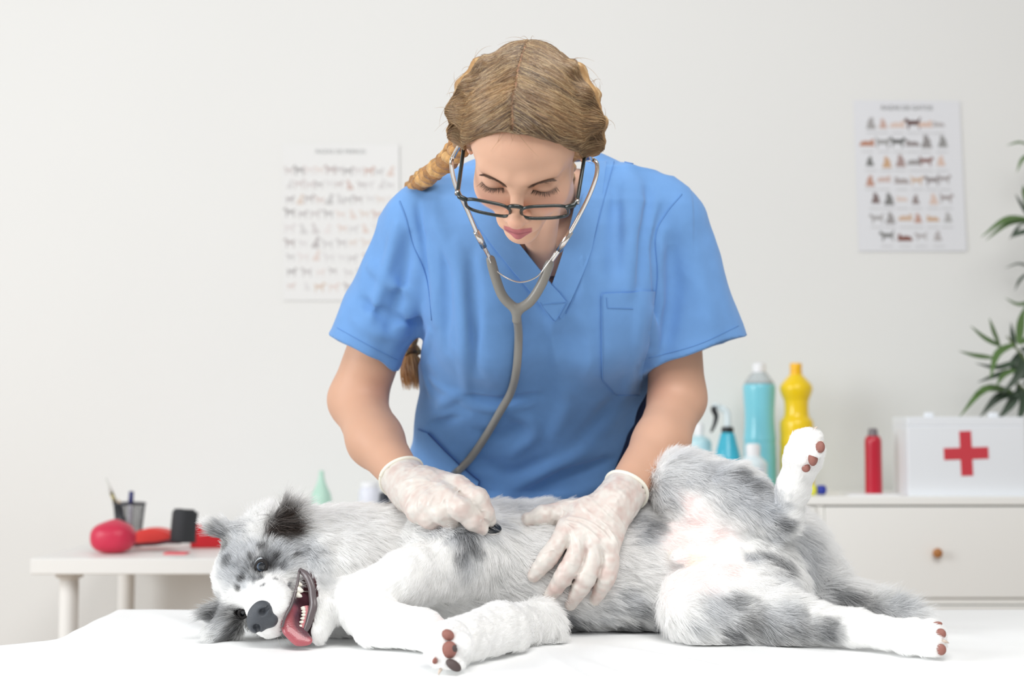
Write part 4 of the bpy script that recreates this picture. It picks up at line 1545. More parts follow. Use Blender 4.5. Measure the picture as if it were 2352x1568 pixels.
# tongue, lips, gums and teeth
tf = Field(P(685, 1420, 1.94) - np.array([0.05, 0.05, 0.06]), P(685, 1420, 1.94) + np.array([0.05, 0.06, 0.06]), 0.0012)
tp = [P(700, 1375, 1.985), P(684, 1400, 1.955), P(672, 1424, 1.936), P(674, 1446, 1.925), P(690, 1464, 1.920), P(708, 1471, 1.918)]
for a, b, r0, r1 in zip(tp[:-1], tp[1:], (0.010, 0.012, 0.0135, 0.0125, 0.0095), (0.012, 0.0135, 0.0125, 0.0095, 0.005)):
    tf.apply(cone(a, b, r0, r1, np.array([0.45, -0.75, 0.35]), 0.42), 0.006)
tV, tQ = tf.mesh()
_rim = np.array([P(664, 1396, 1.945), P(656, 1420, 1.930), P(659, 1442, 1.918), P(674, 1464, 1.912), P(696, 1478, 1.910), P(718, 1477, 1.912)])
_d = np.min(np.linalg.norm(tV[:, None] - spline(_rim, 40)[None], axis=2), axis=1)
_w = np.clip((_d - 0.007) / 0.006, 0, 1)[:, None]
tcol = srgb(172, 88, 96) * (1 - _w) + srgb(100, 62, 72) * _w
mesh_obj('tongue', tV, tQ, mat('tongue_pink', vc='col', rough=0.25, coat=0.5, bump=0.15, bscale=500), dog, True, col=tcol)
lip = spline([P(688, 1308, 1.957), P(704, 1322, 1.948), P(715, 1346, 1.942), P(718, 1372, 1.938), P(719, 1392, 1.934), P(713, 1412, 1.931), P(706, 1435, 1.928), P(696, 1456, 1.926)], 40)
MB().tube(lip, list(np.interp(np.linspace(0, 1, 40), [0, .15, .5, .6, .9, 1], [0.003, 0.0055, 0.0058, 0.0068, 0.0055, 0.003])), 12, flat=0.6, flat_n=(0, -1, 0)).build('lower_lip', mat('dog_lip', srgb(96, 86, 88), 0.35, coat=0.3), dog, True)
gum = spline([P(702, 1392, 1.937), P(704, 1408, 1.934), P(699, 1428, 1.931), P(690, 1452, 1.927)], 16)
MB().tube(gum, 0.0042, 10).build('gum', mat('gum_pink', srgb(196, 122, 126), 0.35, coat=0.3), dog, True)
ulip = spline([P(687, 1310, 1.953), P(683, 1340, 1.945), P(676, 1368, 1.935), P(668, 1392, 1.925), P(655, 1416, 1.915), P(648, 1440, 1.912)], 30)
MB().tube(ulip, list(np.interp(np.linspace(0, 1, 30), [0, .3, .7, 1], [0.0015, 0.0022, 0.0022, 0.0015])), 8).build('upper_lip', mat('dog_lip'), dog, True)
M_tooth = mat('tooth', srgb(240, 236, 224), 0.3, coat=0.3)


def tooth(base, tip, r):
    base, tip = np.array(base), np.array(tip)
    MB().tube([base, base * 0.6 + tip * 0.4, base * 0.2 + tip * 0.8, tip], [r, r * 0.9, r * 0.55, r * 0.15], 8).build('tooth', M_tooth, dog, True)


for k in range(8):
    q = gum[1 + int(k * 1.9)]
    tooth(q + np.array([-0.001, -0.002, 0]), q + np.array([-0.0065, -0.004, 0.0005]), 0.0026)
tooth(gum[15] + np.array([-0.001, -0.002, 0]), gum[15] + np.array([-0.010, -0.006, 0.003]), 0.0032)
tooth(P(681, 1352, 1.945), P(697, 1358, 1.942), 0.0052)
tooth(P(680, 1364, 1.942), P(694, 1370, 1.939), 0.0042)
tooth(P(684, 1340, 1.95), P(695, 1344, 1.948), 0.0036)
# claws
for (x, y, dd, v) in ((1886, 1012, 1.945, (0.6, -0.5, 0.35)), (1868, 992, 1.965, (0.5, -0.4, 0.7)), (2165, 1470, 1.825, (1, -0.3, -0.2)), (1012, 1538, 1.725, (-0.3, -0.8, -0.5))):
    c = dog_f.project(P(x, y, dd)[None])[0]
    v = np.array(v) / np.linalg.norm(v)
    MB().tube([c, c + v * 0.005, c + v * 0.009 + np.array([0, 0, -0.001])], [0.0022, 0.0018, 0.0004], 8).build('claw', mat('claw', srgb(206, 190, 176), 0.4), dog, True)
# whiskers
wk = []
for (a, b, c, v) in ((0.03, 0.045, -0.045, (0.6, 0.3, -0.5)), (0.032, 0.04, -0.05, (0.5, 0.2, -0.8)), (0.032, 0.03, -0.05, (0.7, 0.0, -0.7)), (0.03, 0.055, -0.04, (0.7, 0.5, -0.3)), (-0.03, 0.05, -0.05, (-0.5, 0.4, -0.6)), (-0.03, 0.045, -0.055, (-0.3, 0.4, -0.8))):
    p0 = H(a, b, c)
    v = v[0] * Lx + v[1] * Ff + v[2] * Ux
    tt = np.linspace(0, 1, 5)[:, None]
    wk.append(p0 + 0.035 * tt * v + 0.006 * tt ** 2 * np.array([0, 0, -1]))
hair_obj('whiskers', np.array(wk), 0.00022, np.tile(srgb(235, 232, 225), (len(wk), 1)), mat('dog_fur'), dog, kind='stuff')

# ================================================================== the vet
# head frame: RT to the picture's right, FW out of the face, UP through the crown
TH, PSI, PHI = math.radians(55), math.radians(10), math.radians(3)
_f0 = np.array([0, -math.cos(TH), -math.sin(TH)])
_u0 = np.array([0, -math.sin(TH), math.cos(TH)])
_r0 = np.array([1.0, 0, 0])
_f1 = _f0 * math.cos(PSI) - _r0 * math.sin(PSI)
_r1 = _r0 * math.cos(PSI) + _f0 * math.sin(PSI)


def _roll(v):
    return np.array([v[0] * math.cos(PHI) - v[2] * math.sin(PHI), v[1], v[0] * math.sin(PHI) + v[2] * math.cos(PHI)])


RT, FW, UP = _roll(_r1), _roll(_f1), _roll(_u0)
WR = np.array([RT, FW, UP])
WO = P(1208, 327, 1.835)


def W(x, y, z):
    return WO + x * RT + y * FW + z * UP


def wl(p):
    return (p - WO) @ WR.T


SKIN_C = srgb(228, 184, 158)

# ---- head and neck in fine resolution
NB = P(1262, 452, 2.175)            # base of the neck
hf = Field(WO - np.array([0.10, 0.12, 0.145]), WO + np.array([0.14, 0.32, 0.13]), 0.0015)


def face(fld):
    a = fld.apply
    a(ell(W(0, -0.014, 0.030), (0.073, 0.092, 0.080), WR), 0.01)
    a(ell(W(0, 0.030, 0.034), (0.063, 0.055, 0.056), WR), 0.02)
    a(ell(W(0, 0.028, -0.030), (0.060, 0.056, 0.066), WR), 0.02)
    a(cone(W(-0.040, -0.005, -0.060), W(0, 0.058, -0.096), 0.022, 0.018), 0.02)
    a(cone(W(0.040, -0.005, -0.060), W(0, 0.058, -0.096), 0.022, 0.018), 0.02)
    a(ell(W(0, 0.066, -0.094), (0.018, 0.017, 0.014), WR), 0.015)
    a(cone(W(-0.040, 0.066, 0.018), W(-0.012, 0.079, 0.014), 0.010, 0.012), 0.014)
    a(cone(W(0.040, 0.066, 0.018), W(0.012, 0.079, 0.014), 0.010, 0.012), 0.014)
    for s in (1, -1):
        a(ell(W(s * 0.036, 0.054, -0.030), (0.024, 0.026, 0.024), WR), 0.02)
        a(ell(W(s * 0.032, 0.092, 0.000), (0.019, 0.018, 0.011), WR), 0.012, 'sub')
        a(ell(W(s * 0.0315, 0.0685, -0.001), (0.0155, 0.0145, 0.0125), WR), 0.005)
        a(cone(W(s * 0.046, 0.066, -0.006), W(s * 0.018, 0.074, -0.007), 0.0035, 0.003), 0.005)
    a(cone(W(0, 0.080, 0.008), W(0, 0.107, -0.034), 0.0075, 0.0095), 0.012)
    a(ell(W(0, 0.1075, -0.036), (0.0105, 0.010, 0.009), WR), 0.006)
    for s in (1, -1):
        a(ell(W(s * 0.0115, 0.096, -0.040), (0.0075, 0.0095, 0.0070), WR), 0.006)
        a(ell(W(s * 0.006, 0.101, -0.047), (0.0035, 0.005, 0.003), WR), 0.002, 'sub')
    a(ell(W(0, 0.080, -0.062), (0.030, 0.018, 0.020), WR), 0.012)
    a(cone(W(-0.021, 0.085, -0.0665), W(-0.004, 0.0955, -0.061), 0.0032, 0.0056), 0.005)
    a(cone(W(0.021, 0.085, -0.0665), W(0.004, 0.0955, -0.061), 0.0032, 0.0056), 0.005)
    a(cone(W(-0.016, 0.085, -0.071), W(0.0, 0.0935, -0.0735), 0.0040, 0.0068), 0.005)
    a(cone(W(0.016, 0.085, -0.071), W(0.0, 0.0935, -0.0735), 0.0040, 0.0068), 0.005)
    for s in (1, -1):
        a(ell(W(s * 0.0745, -0.008, -0.004), (0.007, 0.017, 0.029), WR), 0.006)
        a(ell(W(s * 0.080, -0.004, -0.002), (0.004, 0.008, 0.015), WR), 0.004, 'sub')


def neck(fld):
    a = fld.apply
    a(cone(W(0, -0.035, -0.045), NB + np.array([-0.01, 0.01, -0.01]), 0.050, 0.052), 0.02)
    a(cone(W(0.035, -0.02, -0.05), P(1255, 590, 2.125), 0.016, 0.012), 0.02)
    a(cone(W(-0.03, -0.02, -0.05), P(1235, 590, 2.125), 0.016, 0.012), 0.02)
    # chest and collar bones under the shirt
    a(ell(P(1240, 620, 2.205), (0.135, 0.088, 0.105)), 0.03)
    a(cone(P(1130, 500, 2.17), P(1225, 560, 2.13), 0.016, 0.012), 0.015)
    a(cone(P(1400, 470, 2.17), P(1275, 560, 2.13), 0.016, 0.012), 0.015)


face(hf)
neck(hf)
hV, hQ = hf.mesh()

# ---- arms and trunk, coarser, running under the clothes
S1, E1, F1, W1 = P(962, 520, 2.212), P(820, 918, 2.275), P(862, 1010, 2.20), P(937, 1112, 2.10)
S2, E2, F2, W2 = P(1530, 520, 2.218), P(1556, 915, 2.265), P(1518, 1018, 2.185), P(1424, 1142, 2.075)
bf = Field((-0.34, 1.98, 0.80), (0.36, 2.62, 1.44), 0.0034)
neck(bf)
bf.f += 0.004            # stays just under the finer neck
bf.apply(ell(P(1215, 860, 2.42), (0.12, 0.08, 0.22)), 0.04)
bf.apply(cone(P(1150, 470, 2.22), S1, 0.05, 0.045), 0.03)
bf.apply(cone(P(1320, 460, 2.22), S2, 0.05, 0.045), 0.03)
for (S, E, Fm, Wr, bend) in ((S1, E1, F1, W1, (905, 880)), (S2, E2, F2, W2, (1490, 885))):
    bf.apply(cone(S, E, 0.043, 0.0445), 0.02)
    bf.apply(cone(E, Fm, 0.0425, 0.041), 0.018)
    bf.apply(cone(Fm, Wr, 0.041, 0.0265), 0.02)
    bf.apply(cone(Wr, Wr + (Wr - Fm) * 0.12, 0.0265, 0.024), 0.01)
bV, bQ = bf.mesh()


def skin_col(V, head):
    c = np.tile(SKIN_C, (len(V), 1))
    c = c * (1 + 0.02 * vnoise(V, 60, 31))[:, None]
    if head:
        q = wl(V)
        x, y, z = q.T

        def mix(w, cc):
            w = np.clip(w, 0, 1)[:, None]
            c[:] = c * (1 - w) + cc * w
        g = lambda cx, cz, rx, rz, ym=0.0: np.exp(-((np.abs(x) - cx) / rx) ** 2 - ((z - cz) / rz) ** 2) * (y > ym)
        mix(0.40 * g(0.040, -0.030, 0.020, 0.018, 0.03), srgb(226, 156, 140))          # cheeks
        mix(0.30 * g(0.0, -0.036, 0.012, 0.010, 0.09), srgb(228, 160, 146))            # nose tip
        mix(0.18 * g(0.032, 0.000, 0.016, 0.009, 0.05), srgb(206, 150, 130))           # lids
        mix(1.3 * g(0.030, 0.0115, 0.015, 0.0030, 0.05) * 0.6, srgb(128, 92, 70))    # brows
        # lips
        lz = np.abs(z + 0.067 + 0.05 * np.abs(x) * 0.3)
        ss_ = lambda v: np.clip(v / 0.0016 + 0.5, 0, 1)
        ax_ = np.abs(x)
        lip_ = ss_(0.0185 - ax_) * (y > 0.074) * ss_(-0.0572 - 0.22 * np.maximum(ax_ - 0.006, 0) - 0.0008 * np.exp(-(x / 0.003) ** 2) - z) * ss_(z + 0.0785 - 0.011 * (ax_ / 0.019) ** 2)
        mix(lip_ * 0.85, srgb(184, 98, 112))
        mix(np.exp(-((z + 0.0672) / 0.0012) ** 2) * (np.abs(x) < 0.017) * (y > 0.078) * 0.6, srgb(120, 52, 66))
        # parting shows the scalp
        mix(((z > 0.05) & (np.abs(x) < 0.02)) * 0.2, srgb(214, 168, 146))
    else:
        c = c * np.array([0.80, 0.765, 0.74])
        # elbow creases a little redder
        for (ex, ey, ed) in ((880, 900, 2.24), (1495, 890, 2.23)):
            pc = P(ex, ey, ed)
            w = 0.35 * np.exp(-(np.linalg.norm(V - pc, axis=1) / 0.03) ** 2)[:, None]
            c = c * (1 - w) + srgb(206, 140, 116) * w
    return c


M_skin = mat('skin', (0.8, 0.6, 0.5), 0.5, vc='col', sss=0.12, spec=0.35, bump=0.03, bscale=700)
PV = np.vstack([hV, bV])
PQ = np.vstack([hQ, bQ + len(hV)])
PC = np.vstack([skin_col(hV, True), skin_col(bV, False)])
person = mesh_obj('person', PV, PQ, M_skin, None, True, col=PC,
                  label='vet in blue scrubs with glasses and braids bending over the dog, stethoscope in gloved hands', cat='person')

# ---- hair: a combed cap under strands parted in the middle
cf = Field(WO - np.array([0.14, 0.15, 0.13]), WO + np.array([0.14, 0.16, 0.17]), 0.0024)
cf.apply(ell(W(0, -0.016, 0.034), (0.083, 0.098, 0.087), WR), 0.01)
cf.apply(ell(W(0, -0.04, 0.0), (0.080, 0.075, 0.075), WR), 0.02)
cf.apply(ell(W(0, 0.028, 0.036), (0.071, 0.0625, 0.064), WR), 0.02)
cf.apply(ell(W(0, 0.018, -0.005), (0.073, 0.06, 0.06), WR), 0.02)
BUMPS = []
for s in (-1, 1):
    path = spline([W(s * 0.060, -0.040, 0.090), W(s * 0.076, -0.024, 0.074), W(s * 0.086, -0.008, 0.046), W(s * 0.086, -0.012, 0.012), W(s * 0.078, -0.035, -0.02)], 8)
    for i, q in enumerate(path):
        sg = 1 if i % 2 else -1
        dv = RT * s * 0.5 + FW * 0.6 * sg - UP * 0.6
        dv /= np.linalg.norm(dv)
        rb_ = 0.010 + 0.0045 * min(1, i / 3)
        cf.apply(cone(q - dv * 0.014, q + dv * 0.014, rb_, rb_ * 0.8), 0.009)
        BUMPS.append(q)
# hairline: the cap ends in a slanting plane from forehead to nape, dipping at the temples


def _hairline(X, Y, Z):
    p = np.stack(np.broadcast_arrays(X, Y, Z), -1) - WO
    x, y, z = p @ RT, p @ FW, p @ UP
    lim = -0.0085 - 0.007 * np.clip(np.abs(x) / 0.07, 0, 1.2) ** 3 - 0.002 * np.exp(-(x / 0.012) ** 2)
    return (lim - (-0.819 * y + 0.574 * z)) * 0.9


cf.apply((WO - 0.2, WO + 0.2, _hairline), 0.006, 'and')
# a shallow furrow along the parting
part_line = spline([W(-0.004, 0.088, 0.074), W(-0.006, 0.060, 0.105), W(-0.008, 0.015, 0.124), W(-0.006, -0.045, 0.122), W(-0.004, -0.095, 0.085)], 24)


def strand_relief(p):
    q = wl(p)
    return 0.0008 * np.sin(q[:, 1] * 900 + 6 * vnoise(p, 40, 41)) * 0.6 + 0.0012 * vnoise(p * np.array([1, 1, 1]), 90, 42)


cf.displace(strand_relief, 0.010)
cV, cQ = cf.mesh()
HBR, HGD, HLT, HDK = srgb(122, 98, 76), srgb(186, 146, 98), srgb(236, 212, 166), srgb(84, 70, 60)


def hair_col(p, rs=None):
    q = wl(p)
    front = np.clip((q[:, 1] - 0.035) / 0.04, 0, 1)
    side = np.clip((np.abs(q[:, 0]) - 0.03) / 0.05, 0, 1)
    n = 0.5 + 0.5 * vnoise(np.stack([q[:, 1] * 1.0, q[:, 2], q[:, 0] * 0.25], 1), 70, 43)
    n2 = 0.5 + 0.5 * vnoise(q, 190, 44)
    g = np.clip(0.08 + 0.60 * side + 0.60 * (n - 0.2) - 0.35 * front + 0.3 * (n2 - 0.5), 0, 1)[:, None]
    c = HBR * (1 - g) + HGD * g
    h = np.clip((n2 - 0.62) * 2.2, 0, 1)[:, None] * (1 - 0.6 * front)[:, None]
    c = c * (1 - h) + HLT * h
    k = np.clip((0.30 - n) * 3, 0, 1)[:, None] * 0.7
    return c * (1 - k) + HDK * k


hcap_c = hair_col(cV) * 0.9
dpart = np.min(np.linalg.norm(cV[:, None] - cf.project(part_line)[None], axis=2), axis=1)
wp = np.exp(-(dpart / 0.0030) ** 2)[:, None] * 0.85
hcap_c = hcap_c * (1 - wp) + srgb(196, 150, 128) * wp
hair = mesh_obj('hair', cV, cQ, mat('hair_mass', vc='col', rough=0.5, spec=0.3), person, True, col=hcap_c, label='blonde-brown hair parted in the middle')

M_hair = mat('hair_strands', vc='col', hair=0.10)


def scalp_strands(n, seed):
    rs = np.random.default_rng(seed)
    out = []
    K = 9
    for s in (-1, 1):
        endl = spline([W(s * 0.080, 0.020, -0.006), W(s * 0.088, 0.012, 0.020), W(s * 0.090, 0.002, 0.050), W(s * 0.078, -0.010, 0.084), W(s * 0.058, -0.035, 0.106), W(s * 0.045, -0.075, 0.095)], 60)
        pl = spline(part_line, 60)
        u = rs.random(n) ** 0.85
        i = u * 58
        i0 = i.astype(int)
        fr_ = (i - i0)[:, None]
        root = pl[i0] * (1 - fr_) + pl[i0 + 1] * fr_
        root = root + RT * (s * np.abs(rs.normal(0.0035, 0.0015, n)))[:, None]
        j = np.clip(u * 50 + rs.normal(0, 1.2, n), 0, 58)
        j0 = j.astype(int)
        end = endl[j0]
        # each strand starts anywhere along its way so that the cap is covered evenly
        t0 = np.clip(rs.random(n) * 0.8 - 0.25, 0, 0.6)
        t1 = np.clip(t0 + rs.uniform(0.6, 1.0, n), 0, 1.08)
        t = t0[:, None] + (t1 - t0)[:, None] * np.linspace(0, 1, K)[None]
        sag = FW * 0.022 - UP * 0.012
        pts = root[:, None] * (1 - t[..., None]) + end[:, None] * t[..., None] + (np.sin(np.pi * np.clip(t, 0, 1)) * (1 - u)[:, None])[..., None] * sag
        # push outwards first so that projection lands on the near side
        ctr = W(0, -0.016, 0.03)
        pts = ctr + (pts - ctr) * 1.15
        off = rs.uniform(0.0004, 0.0026, n)
        flat = pts.reshape(-1, 3)
        flat = cf.project(flat, 0.0, 7)
        g = cf.grad(flat)
        pts = (flat + g * np.repeat(off, K)[:, None]).reshape(n, K, 3)
        wv = 0.0012 * np.sin(t * 9 + rs.random(n)[:, None] * 6)
        pts = pts + wv[..., None] * FW
        out.append(pts)
    return np.vstack(out)


st = scalp_strands(15000, 3)
scol = hair_col(st[:, 4])
_hr = np.random.default_rng(12).random(len(scol))[:, None]
scol = np.where(_hr < 0.24, 0.35 * scol + 0.65 * HLT, np.where(_hr > 0.86, 0.5 * scol + 0.5 * HDK, scol))
scol = np.clip(scol * np.random.default_rng(2).uniform(0.75, 1.3, len(scol))[:, None], 0, 0.9)
# loose flyaway hairs
rs = np.random.default_rng(8)
fly = []
for i in range(120):
    b = BUMPS[rs.integers(len(BUMPS))] if i % 3 else part_line[rs.integers(24)]
    b = cf.project((b + rs.normal(0, 0.012, 3))[None])[0]
    g = cf.grad(b[None])[0]
    tang = np.cross(g, rs.normal(size=3))
    if not np.linalg.norm(tang) > 1e-6:
        continue
    tang /= np.linalg.norm(tang)
    Lh = rs.uniform(0.02, 0.06)
    t = np.linspace(0, 1, 9)[:, None]
    fly.append(b + Lh * (t * (0.75 * tang + 0.35 * g) - t ** 2 * 0.30 * g + 0.12 * t ** 2 * np.array([0, 0, -1.0])))
allst = np.vstack([st, np.array(fly)])
allc = np.vstack([scol, np.tile(srgb(176, 140, 100), (len(fly), 1))])
hair_obj('strands', allst, 0.00021, allc, M_hair, hair, kind='stuff')


def braid(path, n_turn, r, amp, parent, name='braid'):
    c = spline(path, 90)
    S = polyline_lengths(c)
    up = np.array([0, -1.0, 0.2])
    colr = [srgb(184, 138, 84), srgb(160, 116, 70), srgb(202, 158, 100)]
    o = None
    for k in range(3):
        pts, rad = [], []
        for i in range(90):
            t = c[min(i + 1, 89)] - c[max(i - 1, 0)]
            t /= np.linalg.norm(t)
            n_ = up - t * (up @ t)
            n_ /= np.linalg.norm(n_)
            b_ = np.cross(t, n_)
            ph = 2 * math.pi * (n_turn * S[i] / S[-1] + k / 3)
            pts.append(c[i] + amp * (math.cos(ph) * b_ * 1.0 + 0.5 * math.sin(2 * ph) * n_))
            rad.append(r * (1.0 - 0.25 * i / 89))
        ob = MB().tube(pts, rad, 12, flat=0.9)
        m = mat('braid_hair_%d' % k, colr[k], 0.45, vary=0.3, vscale=60, bump=0.5, bscale=160)
        if o is None:
            o = ob.build(name, m, parent, True)
        else:
            ob.build('braid_strand', m, o, True)
    return o, c


bpath = [W(-0.080, -0.030, -0.022), P(1026, 368, 1.99), P(990, 398, 2.09), P(950, 432, 2.20), P(915, 500, 2.33), P(908, 620, 2.41), P(930, 740, 2.41), P(944, 812, 2.40)]
br1, bc1 = braid(bpath, 8.5, 0.0095, 0.0115, hair)
br2, bc2 = braid([W(0.066, -0.070, -0.020), P(1290, 400, 2.10), P(1310, 430, 2.30), P(1330, 560, 2.42), P(1340, 700, 2.48), P(1345, 800, 2.47)], 8, 0.0095, 0.0115, hair)
MB().tube([bc1[-3], bc1[-1]], 0.011, 14).build('hair_tie', mat('tie_brown', srgb(120, 84, 54), 0.6), br1, True)
tuft = []
for i in range(700):
    a = rs.uniform(0, 6.283)
    q = rs.random() ** 0.5
    b = bc1[-1] + np.array([math.cos(a), math.sin(a), 0]) * 0.009 * q
    L = rs.uniform(0.035, 0.062)
    t = np.linspace(0, 1, 6)[:, None]
    sp_ = np.array([math.cos(a) * 0.012 * q + 0.006, math.sin(a) * 0.01 * q, -L])
    tuft.append(b + t * sp_ + 0.006 * np.sin(t * 3.1) * np.array([math.cos(a), math.sin(a), 0]))
tc_ = np.array([srgb(178, 124, 66) if rs.random() < 0.45 else srgb(214, 164, 98) for _ in tuft]) * rs.uniform(0.8, 1.2, len(tuft))[:, None]
hair_obj('tail_tuft', np.array(tuft), 0.0005, tc_, M_hair, br1, kind='stuff')

# ---- eyebrows and lashes
bw, bcx = [], []
for s in (-1, 1):
    for i in range(330):
        u = rs.random()
        x = s * (0.011 + 0.040 * u)
        z0 = 0.0075 + 0.0075 * u - 0.004 * max(u - 0.75, 0) / 0.25 + rs.normal(0, 0.0019) * (1 - 0.7 * u)
        p = W(x, 0.085, z0)
        p = hf.project(p[None], 0.0)[0]
        dv = RT * s * (0.9) + UP * (0.30 - 0.5 * u) + FW * 0.1
        t = np.linspace(0, 1, 4)[:, None]
        bw.append(p + t * dv * rs.uniform(0.005, 0.008) + FW * 0.0006)
hair_obj('eyebrows', np.array(bw), 0.00017, np.tile(srgb(122, 92, 72), (len(bw), 1)), M_hair, person, kind='stuff')
ls = []
for s in (-1, 1):
    for i in range(60):
        u = i / 59
        x = s * (0.019 + 0.027 * u)
        p = W(x, 0.0825 - 0.010 * (u - 0.4) ** 2 * 4, -0.0062 + 0.001 * math.sin(u * 3.14))
        p = hf.project(p[None], 0.0)[0]
        dv = FW * 0.95 - UP * 0.40 + RT * s * (u - 0.40) * 0.9 + rs.normal(0, 0.06, 3)
        t = np.linspace(0, 1, 5)[:, None]
        ls.append(p + t * dv * 0.0098 * (0.7 + 0.3 * rs.random()) + t ** 2 * UP * 0.003)
hair_obj('eyelashes', np.array(ls), 0.00022, np.tile(srgb(40, 32, 30), (len(ls), 1)), M_hair, person, kind='stuff')


# ---- scrub top
def shirt_levels():
    rows = [(1190, 930, 1420, 2.355, 0.12), (1120, 938, 1415, 2.335, 0.125), (1050, 946, 1432, 2.300, 0.13), (980, 957, 1452, 2.260, 0.135), (900, 972, 1478, 2.212, 0.14), (840, 968, 1490, 2.175, 0.145),
            (770, 980, 1502, 2.135, 0.15), (700, 985, 1508, 2.105, 0.15), (620, 965, 1520, 2.085, 0.14), (540, 945, 1545, 2.08, 0.13), (480, 955, 1545, 2.09, 0.11), (440, 990, 1520, 2.112, 0.088), (405, 1040, 1480, 2.145, 0.055)]
    out = []
    for (y, l, r, fr, hd) in rows:
        cy = fr + hd
        a, b = P(l, y, cy), P(r, y, cy)
        out.append((a[2], (a[0] + b[0]) / 2, cy, (b[0] - a[0]) / 2, hd))
    out[0] = (0.80,) + out[0][1:]
    return out


def capcone(a, b, r1, r2, nrm, flat=None, s=1.0, ext=0.0):
    """tapered sleeve cut by a plane at its hem"""
    lo, hi, fn = cone(a, b, r1, r2, flat, s)
    nrm = np.asarray(nrm, float)
    nrm /= np.linalg.norm(nrm)

    def g(X, Y, Z):
        return np.maximum(fn(X, Y, Z), (X - b[0]) * nrm[0] + (Y - b[1]) * nrm[1] + (Z - b[2]) * nrm[2] - ext)
    return lo, hi, g


sf = Field((-0.34, 1.96, 0.79), (0.42, 2.66, 1.47), 0.0030)
sf.apply(loft(shirt_levels(), 2.5), 0.01)
# shoulders and yoke
sf.apply(cone(P(1330, 437, 2.20), P(1525, 500, 2.20), 0.066, 0.050), 0.03)
sf.apply(cone(P(1130, 455, 2.20), P(965, 515, 2.20), 0.052, 0.047), 0.03)
sf.apply(cone(P(1130, 460, 2.21), P(1300, 450, 2.21), 0.060, 0.064), 0.03)
# bust
sf.apply(ell(P(1130, 690, 2.185), (0.085, 0.085, 0.12)), 0.06)
sf.apply(ell(P(1370, 680, 2.185), (0.085, 0.085, 0.12)), 0.06)
# sleeves
H1, H2 = P(836, 810, 2.262), P(1593, 809, 2.25)
N1, N2 = np.array([-0.48, 0, -0.87]), np.array([0.32, 0, -0.95])
sf.apply(capcone(P(962, 520, 2.20), H1, 0.057, 0.062, N1, (0, 1, 0), 1.0), 0.03)
sf.apply(capcone(P(1535, 515, 2.20), H2, 0.060, 0.0860, N2, (0, 1, 0), 0.82), 0.025)
sf.apply(capcone(P(890, 705, 2.24), H1 + N1 * 0.02, 0.040, 0.0575, N1, (0, 1, 0), 1.0, 0.02), 0.004, 'sub')
sf.apply(capcone(P(1578, 715, 2.235), H2 + N2 * 0.02, 0.045, 0.0800, N2, (0, 1, 0), 0.80, 0.02), 0.004, 'sub')
sf0 = Field((-0.34, 1.96, 0.79), (0.42, 2.66, 1.47), 0.0030)
sf0.f = sf.f.copy()


def on(px_, py_, off=0.0, fld=None):
    fld = fld or sf0
    q = fld.ray(px_, py_, 1.6)
    if q is None:
        return None
    return q + fld.grad(q[None])[0] * off


# folds of the cloth: (pixels along the fold, height, width)
FOLDS = [
    ([(1052, 560), (1062, 700), (1066, 800), (1072, 895)], 0.0065, 0.010), ([(1085, 580), (1090, 720), (1095, 860)], -0.0045, 0.012),
    ([(985, 560), (1000, 640), (1004, 740)], 0.006, 0.010), ([(1022, 560), (1030, 680), (1030, 800)], -0.004, 0.012),
    ([(960, 470), (975, 560), (985, 640)], -0.004, 0.008), ([(1000, 440), (1010, 520), (1040, 600)], 0.004, 0.013),
    ([(1078, 905), (1150, 920), (1240, 908)], -0.0055, 0.008), ([(1072, 925), (1150, 938), (1215, 930)], 0.006, 0.009), ([(990, 870), (1040, 900), (1080, 915)], 0.004, 0.009),
    ([(1165, 945), (1215, 965), (1222, 1000), (1180, 1040)], 0.006, 0.014), ([(1100, 990), (1150, 1000), (1185, 980)], -0.004, 0.012),
    ([(955, 960), (1010, 930), (1060, 895)], 0.005, 0.009), ([(950, 1000), (1000, 975), (1050, 960)], -0.004, 0.009),
    ([(1442, 380), (1448, 520), (1443, 665)], 0.006, 0.013), ([(1415, 420), (1412, 540), (1405, 640)], -0.004, 0.013), ([(1490, 420), (1480, 540), (1470, 650)], -0.005, 0.012),
    ([(1530, 470), (1505, 560), (1508, 660), (1490, 790)], -0.006, 0.010), ([(1470, 680), (1462, 790), (1440, 900)], 0.006, 0.011),
    ([(1290, 880), (1300, 930), (1270, 1000)], 0.004, 0.018), ([(1230, 1130), (1300, 1090), (1400, 1060)], -0.008, 0.016), ([(1160, 1125), (1240, 1085), (1330, 1040)], 0.007, 0.016),
    ([(1270, 1140), (1350, 1120), (1400, 1100)], 0.006, 0.012), ([(1330, 1010), (1380, 960), (1420, 900)], -0.005, 0.018), ([(1100, 1060), (1180, 1090), (1260, 1060)], -0.005, 0.018),
    ([(850, 610), (900, 650), (960, 680)], 0.006, 0.010), ([(830, 690), (890, 726), (960, 735)], -0.006, 0.010), ([(815, 735), (870, 765), (930, 770)], 0.004, 0.010), ([(912, 520), (888, 620), (850, 740)], 0.006, 0.010), ([(940, 540), (925, 640), (890, 760)], -0.005, 0.010), ([(960, 600), (950, 690), (900, 800)], 0.005, 0.014),
    ([(1580, 520), (1600, 640), (1640, 760)], 0.003, 0.02), ([(1540, 560), (1545, 680), (1530, 800)], -0.004, 0.016), ([(1480, 700), (1500, 760), (1500, 830)], 0.004, 0.012),
    ([(1190, 760), (1280, 780), (1370, 770)], -0.003, 0.03), ([(990, 760), (975, 830), (985, 900)], 0.005, 0.009),
]
FL = []
for pts, hgt, wd in FOLDS:
    q = [on(*p) for p in pts]
    q = [x for x in q if x is not None]
    if len(q) >= 2:
        FL.append((spline(q, 14), hgt * 2.2, wd * 0.85))


